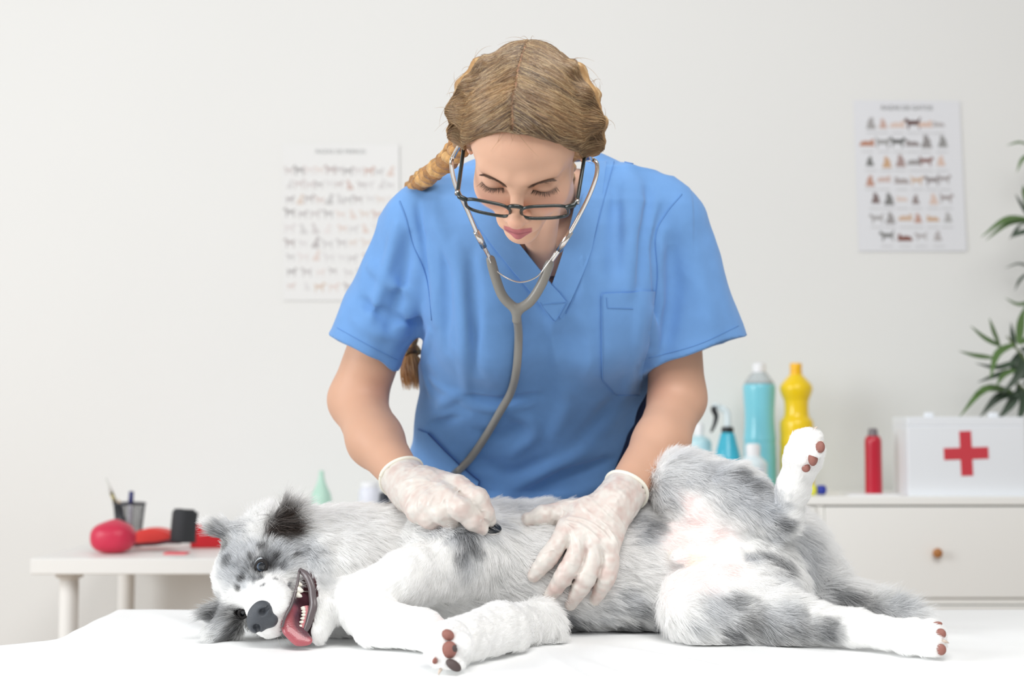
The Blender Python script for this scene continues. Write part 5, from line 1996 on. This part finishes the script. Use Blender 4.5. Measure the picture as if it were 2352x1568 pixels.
def seg_dist(p, line):
    best = np.full(len(p), 1e9)
    tt = np.zeros(len(p))
    n = len(line) - 1
    for i in range(n):
        a, b = line[i], line[i + 1]
        ab = b - a
        t = np.clip(((p - a) @ ab) / (ab @ ab + 1e-12), 0, 1)
        d = np.linalg.norm(p - a - t[:, None] * ab, axis=1)
        k = d < best
        best = np.where(k, d, best)
        tt = np.where(k, (i + t) / n, tt)
    return best, tt


def shirt_relief(p):
    r = 0.0022 * vnoise(p, 16, 51) + 0.0010 * vnoise(p, 38, 52)
    q = p + 0.012 * np.stack([vnoise(p, 14, 53), vnoise(p, 14, 54), vnoise(p, 14, 55)], 1)
    ridge = 1 - 2.2 * np.abs(vnoise(q * np.array([1.25, 0.8, 0.42]), 17, 56))
    low = np.clip((1.17 - p[:, 2]) / 0.1, 0, 1)
    ridge2 = 1 - 2.2 * np.abs(vnoise(q @ np.array([[0.8, 0, 0.5], [0, 0.8, 0], [-0.4, 0, 1.1]]), 13, 57))
    r += 0.0032 * (np.clip(ridge, -0.2, 1) * (1 - low) + 1.2 * np.clip(ridge2, -0.2, 1) * low)
    for line, hgt, wd in FL:
        lo, hi = line.min(0) - 3 * wd, line.max(0) + 3 * wd
        k = np.all((p > lo) & (p < hi), axis=1)
        if k.any():
            d, t = seg_dist(p[k], line)
            r[k] += hgt * np.exp(-(d / wd) ** 2) * np.sin(np.pi * np.clip(t * 0.9 + 0.05, 0, 1)) ** 0.6
    return r


sf.displace(shirt_relief, 0.022)
sf0.f = sf.f.copy()
# neck opening: V cut in front and a hole round the neck
VP = np.array([(P(x, y, 2.1)[0], P(x, y, 2.1)[2]) for x, y in ((1268, 653), (1185, 553), (1120, 440), (1110, 330), (1372, 330), (1352, 400), (1300, 560))])


def _vcut(X, Y, Z):
    x, y, z = np.broadcast_arrays(X, Y, Z)
    sd = np.full(x.shape, 1e9)
    ins = np.zeros(x.shape, bool)
    n = len(VP)
    for i in range(n):
        a, b = VP[i], VP[(i + 1) % n]
        e = b - a
        t = np.clip(((x - a[0]) * e[0] + (z - a[1]) * e[1]) / (e @ e), 0, 1)
        sd = np.minimum(sd, np.hypot(x - a[0] - t * e[0], z - a[1] - t * e[1]))
        c = ((a[1] > z) != (b[1] > z)) & (x < (b[0] - a[0]) * (z - a[1]) / (b[1] - a[1] + 1e-12) + a[0])
        ins ^= c
    return np.maximum(np.where(ins, -sd, sd), y - 2.26)


sf.apply((np.array([-0.1, 1.9, 1.0]), np.array([0.2, 2.3, 1.5]), _vcut), 0.003, 'sub')
sf.apply(cone(P(1262, 452, 2.19), P(1235, 330, 2.10), 0.064, 0.085), 0.008, 'sub')
sV, sQ = sf.mesh()
M_scrub = mat('scrub_blue', srgb(108, 154, 210), 0.75, spec=0.2, sheen=0.15, bump=0.06, bscale=900, vary=0.03, vscale=40)
top = mesh_obj('scrub_top', sV, sQ, M_scrub, person, True, label='blue V-neck scrub top with chest pocket')


def patch(outline_rows, off, thick, name, m, parent, nu=14):
    """cloth laid on the shirt: rows of (left px, right px, y px or pair)"""
    V = []
    rows = len(outline_rows)
    for (a, b) in outline_rows:
        for i in range(nu + 1):
            u = i / nu
            x, y = a[0] * (1 - u) + b[0] * u, a[1] * (1 - u) + b[1] * u
            q = on(x, y, off)
            if q is None:
                q = V[-1] if V else P(x, y, 2.1)
            V.append(q)
    n1 = len(V)
    back = [v + np.array([0, thick, 0]) for v in V]
    V = V + back
    Fs = []
    w = nu + 1
    for j in range(rows - 1):
        for i in range(nu):
            a = j * w + i
            Fs.append((a, a + w, a + w + 1, a + 1))
            Fs.append((a + n1, a + 1 + n1, a + w + 1 + n1, a + w + n1))
    bd = [i for i in range(w)] + [j * w + nu for j in range(1, rows)] + [(rows - 1) * w + i for i in range(nu - 1, -1, -1)] + [j * w for j in range(rows - 2, 0, -1)]
    for k in range(len(bd)):
        a, b = bd[k], bd[(k + 1) % len(bd)]
        Fs.append((a, b, b + n1, a + n1))
    o = mesh_obj(name, np.array(V), Fs, m, parent, True)
    autosmooth(o, 1.0)
    return o


def rows_between(left, right, n):
    L_, R_ = spline(left, n), spline(right, n)
    return [(tuple(L_[i]), tuple(R_[i])) for i in range(n)]


def lin(pts, n):
    p = np.array(pts, float)
    s = polyline_lengths(p)
    t = np.linspace(0, s[-1], n)
    return np.stack([np.interp(t, s, p[:, 0]), np.interp(t, s, p[:, 1])], 1)


# chest pocket
pl_, pr_ = lin([(1382, 674), (1383, 868), (1412, 903)], 26), lin([(1503, 668), (1488, 790), (1466, 905)], 26)
pocket = patch([(tuple(a), tuple(b)) for a, b in zip(pl_, pr_)], 0.0030, 0.004, 'chest_pocket', M_scrub, top)
M_seam = mat('scrub_seam', srgb(98, 144, 202), 0.8)


def seam(pts, r=0.0007, off=0.0008, name='seam', n=40, smooth=True, parent=None):
    c = spline(pts, n) if smooth else lin(pts, n)
    q = [on(x, y, off) for x, y in c]
    q = [x for x in q if x is not None]
    if len(q) > 2:
        MB().tube(q, r, 6).build(name, M_seam, parent or top, True)


seam([(1382, 674), (1383, 868), (1412, 903), (1466, 905)], 0.0009, 0.0034, smooth=False, parent=pocket)
seam([(1392, 682), (1394, 706), (1452, 708)], 0.0004, 0.0036, 'stitch', smooth=False, parent=pocket)
# neck bands: the far side first, the lapped one over it
right_band = patch([((1344, 372), (1392, 372)), ((1330, 430), (1384, 440)), ((1316, 490), (1372, 505)), ((1300, 555), (1358, 575)), ((1284, 605), (1338, 630)), ((1270, 648), (1312, 690)), ((1256, 690), (1288, 730))], 0.0022, 0.006, 'neck_band', M_scrub, top, 10)
left_band = patch([((1070, 462), (1124, 440)), ((1100, 520), (1152, 500)), ((1136, 570), (1186, 552)), ((1180, 625), (1226, 602)), ((1220, 672), (1266, 650)), ((1240, 696), (1284, 672)), ((1257, 716), (1300, 690)), ((1274, 736), (1288, 712))], 0.0048, 0.008, 'neck_band', M_scrub, top, 10)
seam([(1410, 372), (1384, 470), (1356, 580), (1318, 680), (1300, 720)], 0.0007, 0.0010)
seam([(1240, 698), (1298, 692)], 0.0004, 0.0052, 'stitch', 12, False)
seam([(1240, 692), (1274, 736), (1302, 690)], 0.0006, 0.0052, 'stitch', 20, False)
# armhole seams, sleeve hems and shoulder seam
seam([(918, 462), (932, 500), (948, 560), (980, 640), (992, 735)], 0.0010, 0.0006)
seam([(1566, 446), (1530, 490), (1506, 540), (1510, 640), (1492, 760)], 0.0010, 0.0006)
seam([(774, 752), (842, 790), (912, 826)], 0.0004, 0.0004, 'stitch')
seam([(1696, 748), (1600, 792), (1490, 822)], 0.0004, 0.0004, 'stitch')
seam([(1392, 352), (1420, 368), (1470, 380)], 0.0008, 0.0006)
# slanting side pocket
sidep = patch([((962, 985), (990, 996)), ((955, 1020), (1022, 1030)), ((950, 1060), (1058, 1066)), ((944, 1100), (1102, 1102)), ((944, 1150), (1090, 1150))], 0.0035, 0.005, 'side_pocket', M_scrub, top, 14)
M_shadow = mat('scrub_gap_shade', srgb(44, 72, 130), 0.8)  # dark line on the pocket edge: shade of its gap put into colour
for nm, pts in (('pocket_gap_shade', [(986, 992), (1022, 1030), (1058, 1066), (1102, 1102), (1090, 1148)]),):
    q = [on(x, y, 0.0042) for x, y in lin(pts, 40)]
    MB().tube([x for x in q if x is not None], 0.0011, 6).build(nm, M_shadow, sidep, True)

# shaded side of the top under her left arm, shade put in as navy
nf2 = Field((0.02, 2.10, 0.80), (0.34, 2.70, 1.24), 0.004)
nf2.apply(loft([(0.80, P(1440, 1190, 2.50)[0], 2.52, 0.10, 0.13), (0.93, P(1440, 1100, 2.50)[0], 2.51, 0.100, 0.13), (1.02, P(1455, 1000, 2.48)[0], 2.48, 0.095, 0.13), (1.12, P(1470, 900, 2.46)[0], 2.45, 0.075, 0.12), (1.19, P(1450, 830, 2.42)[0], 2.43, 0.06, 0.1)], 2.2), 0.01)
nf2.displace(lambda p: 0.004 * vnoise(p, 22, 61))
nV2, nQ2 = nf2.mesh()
mesh_obj('shaded_side', nV2, nQ2, mat('navy_cloth_and_shade', srgb(34, 46, 78), 0.8, bump=0.05, bscale=900), top, True, label='shaded side of the top under the arm, its shade coloured in as navy')

# ---- trousers and shoes, behind the table
tf2 = Field((-0.22, 2.28, 0.03), (0.36, 2.72, 0.90), 0.006)
hipc = P(1190, 1170, 2.49)
tf2.apply(ell((hipc[0], 2.50, 0.82), (0.18, 0.115, 0.12)), 0.03)
for s in (-1, 1):
    tf2.apply(cone((hipc[0] + s * 0.085, 2.50, 0.80), (hipc[0] + s * 0.095, 2.50, 0.45), 0.088, 0.062), 0.03)
    tf2.apply(cone((hipc[0] + s * 0.095, 2.50, 0.45), (hipc[0] + s * 0.10, 2.53, 0.10), 0.062, 0.055), 0.02)
tf2.displace(lambda p: 0.004 * vnoise(p, 18, 62))
a, b = tf2.mesh()
mesh_obj('trousers', a, b, mat('navy_cloth_and_shade'), person, True, label='navy trousers')
for s in (-1, 1):
    sf2 = Field((hipc[0] + s * 0.10 - 0.07, 2.33, -0.01), (hipc[0] + s * 0.10 + 0.07, 2.64, 0.14), 0.004)
    sf2.apply(ell((hipc[0] + s * 0.10, 2.50, 0.045), (0.042, 0.10, 0.045)), 0.02)
    sf2.apply(ell((hipc[0] + s * 0.10, 2.44, 0.03), (0.046, 0.09, 0.032)), 0.02)
    sf2.apply(cone((hipc[0] + s * 0.10, 2.535, 0.06), (hipc[0] + s * 0.10, 2.535, 0.11), 0.04, 0.045), 0.02)
    zc = sf2.lo[2] + sf2.h * np.arange(sf2.n[2])
    sf2.f = np.maximum(sf2.f, (0.001 - zc)[None, None].astype(np.float32))
    a, b = sf2.mesh()
    mesh_obj('shoe', a, b, mat('white_shoe', srgb(225, 225, 225), 0.5), person, True)

# ---- gloved hands
GLV, GLP = srgb(217, 211, 204), srgb(200, 170, 162)


def dsurf(px_, py_, r, extra=0.004):
    """point resting on the dog's coat at a pixel, for a finger of radius r"""
    q = dog_f.ray(px_, py_)
    return P(px_, py_, q[1] - r * 0.75 - extra)


def glove_mesh(fld, ridges, seed, pink):
    lines = []
    for pts, hgt, wd in ridges:
        q = [fld.ray(x, y, 1.6) for x, y in pts]
        q = [x for x in q if x is not None]
        if len(q) >= 2:
            lines.append((spline(q, 14), hgt * 1.6, wd * 0.9))

    def rel(p):
        r = 0.0007 * vnoise(p, 90, seed) + 0.0006 * vnoise(p, 210, seed + 1)
        for line, hgt, wd in lines:
            lo, hi = line.min(0) - 3 * wd, line.max(0) + 3 * wd
            k = np.all((p > lo) & (p < hi), axis=1)
            if k.any():
                d, t = seg_dist(p[k], line)
                r[k] += hgt * np.exp(-(d / wd) ** 2) * np.sin(np.pi * np.clip(t * 0.86 + 0.07, 0, 1)) ** 0.5
        return r
    fld.displace(rel, 0.010)
    V, Q = fld.mesh()
    V = relax(V, Q, 1, 0.3)
    n = vnoise(V, 70, seed + 2) * 0.6 + vnoise(V, 160, seed + 3) * 0.5
    w = np.clip(0.35 + 0.9 * n, 0, 1) * pink
    for line, hgt, wd in lines:
        d, t = seg_dist(V, line)
        w = w * (1 - 0.8 * np.exp(-(d / (wd * 1.1)) ** 2))
    c = GLV * (1 - w[:, None]) + GLP * w[:, None]
    return V, Q, c


M_glove = mat('latex_glove', vc='col', rough=0.38, spec=0.45, sss=0.05)


def chain(fld, pts, rads, k=0.006):
    for i in range(len(pts) - 1):
        fld.apply(cone(pts[i], pts[i + 1], rads[i], rads[i + 1]), k)


# her left hand spread on the dog's belly
g2 = Field(P(1170, 1260, 2.0) + np.array([0, -0.11, -0.11]), P(1480, 1260, 2.0) + np.array([0.02, 0.13, 0.13]), 0.0013)
kn = {'i': (1302, 1212), 'm': (1332, 1232), 'r': (1366, 1246), 'p': (1400, 1252)}
wr = W2.copy()
K = {}
for f_, (x, y) in kn.items():
    K[f_] = dsurf(x, y, 0.016, 0.016)
palm_c = (wr + sum(K.values()) / 4) / 2
for f_ in K:
    g2.apply(cone(wr * 0.75 + K[f_] * 0.25, K[f_], 0.0215, 0.0155), 0.012)
g2.apply(cone(wr + (wr - palm_c) * 0.1, palm_c, 0.029, 0.026), 0.016)
for f_, js, rr in (('i', [(1284, 1244), (1259, 1280), (1226, 1322)], (0.0140, 0.0128, 0.0138, 0.0092)),
                   ('m', [(1322, 1272), (1301, 1314), (1262, 1370)], (0.0140, 0.0128, 0.0140, 0.0094)),
                   ('r', [(1361, 1292), (1343, 1334), (1311, 1387)], (0.0138, 0.0124, 0.0134, 0.0090)),
                   ('p', [(1402, 1292), (1391, 1332), (1366, 1376)], (0.0130, 0.0116, 0.0124, 0.0084))):
    pts = [K[f_]] + [dsurf(x, y, r_, e_) for (x, y), r_, e_ in zip(js, rr[1:], (0.014, 0.010, 0.003))]
    sp_ = spline(pts, 9)
    rsp = np.interp(np.linspace(0, 1, 9), np.linspace(0, 1, 4), rr)
    ff = Field(g2.lo, g2.lo + 0.01, g2.h)
    ff.n = g2.n
    ff.f = np.full_like(g2.f, 0.2)
    for i in range(8):
        ff.apply(cone(sp_[i], sp_[i + 1], rsp[i], rsp[i + 1]), 0.003)
    hh = np.maximum(0.0035 - np.abs(g2.f - ff.f), 0) / 0.0035
    g2.f = np.minimum(g2.f, ff.f) - hh * hh * 0.0035 * 0.25
tb = [P(1345, 1172, 2.055), dsurf(1296, 1178, 0.015, 0.012), dsurf(1250, 1184, 0.0135, 0.008), dsurf(1212, 1192, 0.011, 0.004)]
chain(g2, tb, (0.020, 0.0165, 0.0138, 0.0100), 0.012)
# cuff
cd = (wr - F2) / np.linalg.norm(wr - F2)
g2.apply(cone(wr - cd * 0.018, wr + cd * 0.02, 0.0325, 0.0305), 0.01)
g2.apply(cone(wr - cd * 0.05, wr - cd * 0.016, 0.040, 0.0295), 0.003, 'sub')
RG2 = [([(1300, 1196), (1330, 1205), (1362, 1226), (1396, 1266)], 0.0020, 0.0022), ([(1305, 1188), (1345, 1196), (1385, 1222), (1418, 1268)], 0.0020, 0.0022),
       ([(1330, 1150), (1345, 1172), (1390, 1205), (1428, 1232)], 0.0018, 0.0020), ([(1296, 1200), (1316, 1218), (1330, 1250), (1332, 1285)], 0.0018, 0.0020),
       ([(1300, 1206), (1312, 1232), (1316, 1268)], 0.0016, 0.0018), ([(1320, 1196), (1352, 1226), (1372, 1262), (1378, 1290)], 0.0018, 0.0020),
       ([(1360, 1132), (1390, 1160), (1420, 1190), (1434, 1215)], 0.0020, 0.0024), ([(1350, 1140), (1385, 1175), (1425, 1210)], 0.0014, 0.0020), ([(1300, 1150), (1325, 1148), (1350, 1140)], 0.0014, 0.0018),
       ([(1288, 1160), (1300, 1172), (1318, 1180)], 0.0012, 0.0018), ([(1390, 1205), (1415, 1240), (1420, 1275)], 0.0014, 0.0018), ([(1278, 1296), (1300, 1290), (1318, 1296)], 0.0010, 0.0016),
       ([(1320, 1322), (1340, 1314), (1358, 1320)], 0.0010, 0.0016), ([(1250, 1268), (1270, 1262), (1282, 1270)], 0.0010, 0.0016)]
gV, gQ, gC = glove_mesh(g2, RG2, 71, 0.7)
glove2 = mesh_obj('glove', gV, gQ, M_glove, person, True, col=gC, label='translucent white latex glove spread on the belly')
ax1 = np.cross(cd, [0, 0, 1.0])
ax1 /= np.linalg.norm(ax1)
ax2 = np.cross(ax1, cd)
rim = [wr - cd * (0.020 + 0.003 * math.sin(2 * t_ + 1)) + 0.0325 * (math.cos(t_) * ax1 + math.sin(t_) * ax2) for t_ in np.linspace(0, 2 * math.pi, 41)]
MB().tube(rim, 0.0034, 8, cap=False).build('rolled_cuff', mat('latex_cuff', srgb(240, 236, 222), 0.45), glove2, True)

# her right hand pinching the chestpiece
CP = dsurf(1124, 1214, 0.004, 0.002)
g1 = Field(P(880, 1150, 2.08) + np.array([-0.01, -0.13, -0.10]), P(1150, 1150, 2.08) + np.array([0.02, 0.09, 0.08]), 0.0013)
wr1 = W1.copy()
ik, mk_, rk = P(1050, 1118, 2.045), P(1018, 1140, 2.025), P(985, 1158, 2.02)
palm1 = (wr1 + mk_) / 2
g1.apply(cone(wr1, palm1, 0.031, 0.032), 0.016)
for q in (ik, mk_, rk):
    g1.apply(cone(wr1 * 0.6 + q * 0.4, q, 0.026, 0.0175), 0.012)
pk = P(960, 1172, 2.03)
g1.apply(cone(wr1 * 0.6 + pk * 0.4, pk, 0.024, 0.018), 0.012)
chain(g1, [ik, P(1096, 1146, 2.020), P(1114, 1180, 2.018), CP + np.array([0, -0.006, 0.012])], (0.0170, 0.0160, 0.0132, 0.0098), 0.006)
chain(g1, [mk_, P(1058, 1168, 2.002), P(1086, 1198, 2.005), P(1108, 1216, 2.012)], (0.0170, 0.0158, 0.0125, 0.0085), 0.006)
chain(g1, [rk, P(1012, 1178, 2.010), P(1040, 1204, 2.02)], (0.0165, 0.0150, 0.0110), 0.006)
chain(g1, [pk, P(985, 1190, 2.02), P(1005, 1208, 2.03)], (0.0155, 0.0140, 0.0110), 0.006)
chain(g1, [P(985, 1120, 2.09), P(1050, 1150, 2.07), P(1100, 1195, 2.05)], (0.020, 0.0155, 0.010), 0.01)
cd1 = (wr1 - F1) / np.linalg.norm(wr1 - F1)
g1.apply(cone(wr1 - cd1 * 0.020, wr1 + cd1 * 0.02, 0.0335, 0.0325), 0.01)
g1.apply(cone(wr1 - cd1 * 0.055, wr1 - cd1 * 0.018, 0.042, 0.030), 0.003, 'sub')
RG1 = [([(905, 1120), (940, 1102), (985, 1104)], 0.0018, 0.0022), ([(915, 1140), (945, 1115), (1000, 1108)], 0.0016, 0.0022), ([(930, 1165), (950, 1130), (985, 1112)], 0.0016, 0.0020),
       ([(960, 1165), (968, 1138), (995, 1118)], 0.0014, 0.0018), ([(985, 1160), (995, 1138), (1020, 1112)], 0.0018, 0.0020), ([(1015, 1158), (1022, 1140), (1048, 1116)], 0.0018, 0.0020),
       ([(1045, 1142), (1056, 1122), (1072, 1114)], 0.0016, 0.0018), ([(1096, 1180), (1110, 1172), (1124, 1176)], 0.0012, 0.0016), ([(1076, 1150), (1092, 1158), (1104, 1152)], 0.0012, 0.0016), ([(1102, 1196), (1116, 1190), (1128, 1196)], 0.0010, 0.0014)]
gV, gQ, gC = glove_mesh(g1, RG1, 81, 0.6)
glove1 = mesh_obj('glove', gV, gQ, M_glove, person, True, col=gC, label='white latex glove pinching the chestpiece')
ax1 = np.cross(cd1, [0, 0, 1.0])
ax1 /= np.linalg.norm(ax1)
ax2 = np.cross(ax1, cd1)
rim = [wr1 - cd1 * (0.022 + 0.003 * math.sin(2 * t_ + 2)) + 0.0335 * (math.cos(t_) * ax1 + math.sin(t_) * ax2) for t_ in np.linspace(0, 2 * math.pi, 41)]
MB().tube(rim, 0.0032, 8, cap=False).build('rolled_cuff', mat('latex_cuff'), glove1, True)

# ================================================================== glasses
M_frame = mat('dark_green_acetate', srgb(34, 44, 44), 0.25, coat=0.4)
gl = thing('eyeglasses', tuple(W(0, 0.105, -0.02)), 'dark green rectangular eyeglasses low on the vet\'s nose', 'glasses')
GY, GZ = 0.1085, -0.021
for s in (-1, 1):
    cx_ = s * 0.0365
    out = []
    for k in range(49):
        t = 2 * math.pi * k / 48
        c_, s_ = math.cos(t), math.sin(t)
        n_ = 3.2
        rx, rz = 0.0295, 0.0165
        x = cx_ + rx * np.sign(c_) * abs(c_) ** (2 / n_)
        z = GZ + rz * np.sign(s_) * abs(s_) ** (2 / n_) * (1.0 if s_ > 0 else 0.95)
        wrap = -0.10 * (abs(x) - 0.0345) - 0.004 * (abs(x) / 0.07) ** 2 - 0.30 * (GZ + 0.0165 - z)
        out.append(W(x, GY + wrap, z))
    MB().tube(out, 0.0022, 8, cap=False).build('rim', M_frame, gl, True)
    # lens
    cen = W(cx_, GY - 0.007, GZ)
    V = [cen] + out[:-1]
    mesh_obj('lens', np.array(V), [(0, 1 + k, 1 + (k + 1) % 48) for k in range(48)], mat('lens_glass', (1, 1, 1), 0.02, trans=1.0, ior=1.02, alpha=0.25), gl, True)
    MB().tube([W(s * 0.063, GY - 0.006, GZ + 0.012), W(s * 0.073, GY - 0.010, GZ + 0.013), W(s * 0.0765, GY - 0.020, GZ + 0.013), W(s * 0.078, 0.045, GZ + 0.019), W(s * 0.0795, 0.0, GZ + 0.027), W(s * 0.080, -0.022, GZ + 0.014)],
              [0.0032, 0.0034, 0.0028, 0.0026, 0.0024, 0.0024], 8).build('temple_arm', M_frame, gl, True)
    MB().tube([W(s * 0.0765, GY - 0.014, GZ + 0.013), W(s * 0.0770, GY - 0.020, GZ + 0.0133)], 0.0034, 8).build('hinge', mat('hinge_metal', srgb(190, 190, 188), 0.3, 1.0), gl, True)
MB().tube(spline([W(-0.0095, GY - 0.001, GZ + 0.010), W(-0.004, GY + 0.001, GZ + 0.0145), W(0.004, GY + 0.001, GZ + 0.0145), W(0.0095, GY - 0.001, GZ + 0.010)], 12), 0.0028, 8).build('bridge', M_frame, gl, True)

# ================================================================== stethoscope
M_chrome = mat('chrome', srgb(220, 216, 212), 0.16, 1.0)
M_rub = mat('grey_rubber', srgb(140, 138, 132), 0.38, coat=0.15)
ste = thing('stethoscope', tuple(CP), 'grey stethoscope hanging from the vet\'s ears with its chestpiece on the dog', 'stethoscope')


def shirt_pt(x, y, off):
    q = on(x, y, off)
    return q


ear1, ear2 = W(-0.083, -0.004, -0.004), W(0.083, -0.004, -0.004)
t1 = [ear1, P(1043, 356, 1.90), P(1037, 378, 1.905), P(1046, 425, 1.93), P(1074, 485, 1.97), P(1100, 545, 2.00), P(1130, 601, 2.035)]
t2 = [ear2, P(1358, 362, 1.95), P(1371, 376, 1.955), P(1368, 410, 1.965), P(1346, 465, 1.985), P(1300, 550, 2.015), P(1258, 612, 2.04)]
Yp = P(1187, 712, 2.058)
for tt in (t1, t2):
    MB().tube(spline(tt, 40), 0.0031, 10).build('ear_tube', M_chrome, ste, True)
    e = tt[0]
    dv = (e - WO)
    MB().tube([e - 0.004 * RT * np.sign((e - WO) @ RT), e, e + 0.004 * RT * np.sign((e - WO) @ RT)], [0.004, 0.006, 0.004], 12).build('ear_tip', mat('ear_tip_grey', srgb(120, 120, 118), 0.5), ste, True)
for tt, fr_ in ((t1, (0.80, 0.90)), (t2, (0.80, 0.90))):
    s_ = spline(tt, 40)
    a, b = s_[int(fr_[0] * 39)], s_[int(fr_[1] * 39)]
    MB().tube([a, (a + b) / 2, b], [0.0045, 0.0048, 0.0045], 12).build('clamp', M_chrome, ste, True)
sw = [P(1118, 578, 2.012), P(1132, 612, 2.03), P(1160, 636, 2.035), P(1195, 648, 2.037), P(1232, 636, 2.035), P(1256, 608, 2.03), P(1276, 578, 2.018)]
MB().tube(spline(sw, 40), 0.0011, 8).build('spring', M_chrome, ste, True)
ya = [P(1127, 596, 2.03), P(1139, 640, 2.042), P(1156, 682, 2.052), Yp]
yb = [P(1262, 606, 2.035), P(1244, 652, 2.044), P(1218, 692, 2.052), Yp]
yf = Field(Yp - np.array([0.06, 0.05, 0.03]), Yp + np.array([0.07, 0.03, 0.10]), 0.0014)
for path in (ya, yb):
    s_ = spline(path, 14)
    for i in range(13):
        yf.apply(cone(s_[i], s_[i + 1], 0.0062 + 0.0004 * (i == 0), 0.0062), 0.004)
yf.apply(cone(Yp, P(1186, 735, 2.062), 0.0068, 0.0064), 0.006)
yV, yQ = yf.mesh()
mesh_obj('yoke', yV, yQ, M_rub, ste, True)
tube_px = [(1187, 725), (1186, 770), (1182, 840), (1172, 890), (1150, 940), (1118, 990), (1082, 1045), (1050, 1080)]
tp_ = []
for (x, y) in tube_px:
    q = on(x, y, 0.0075)
    tp_.append(q if q is not None else P(x, y, 2.2))
tp_[0] = P(1187, 722, 2.060)
tp_ += [P(1022, 1104, 2.24), P(975, 1130, 2.19), P(930, 1148, 2.16), P(890, 1164, 2.15), P(858, 1182, 2.15)]
MB().tube(spline(tp_, 90), 0.0064, 12).build('tube', M_rub, ste, True)
# tube end running under the hand to the chestpiece
MB().tube(spline([P(1040, 1160, 2.055), P(1080, 1180, 2.04), CP + np.array([-0.006, -0.004, 0.012])], 20), 0.006, 12).build('tube_end', M_rub, ste, True)
nn_ = dog_f.grad(CP[None])[0] * 0.35 + np.array([0.05, -0.35, 0.85])
nn_ /= np.linalg.norm(nn_)


def disc(c, n, prof, name, m):
    a1 = np.cross(n, [1.0, 0, 0])
    a1 /= np.linalg.norm(a1)
    a2 = np.cross(n, a1)
    b = MB().lathe(prof, (0, 0, 0), 32)
    V = np.array(b.v)
    V = c + V[:, :1] * a1 + V[:, 1:2] * a2 + V[:, 2:3] * n
    return mesh_obj(name, V, b.f, m, ste, True)


autosmooth(disc(CP, nn_, [(0.012, -0.006), (0.0155, -0.003), (0.0165, 0.0), (0.016, 0.002)], 'bell', M_chrome))
autosmooth(disc(CP, nn_, [(0.0166, 0.0012), (0.0172, 0.003), (0.0160, 0.0042), (0.0135, 0.0040)], 'rim_ring', mat('black_ring', srgb(30, 34, 38), 0.35)))
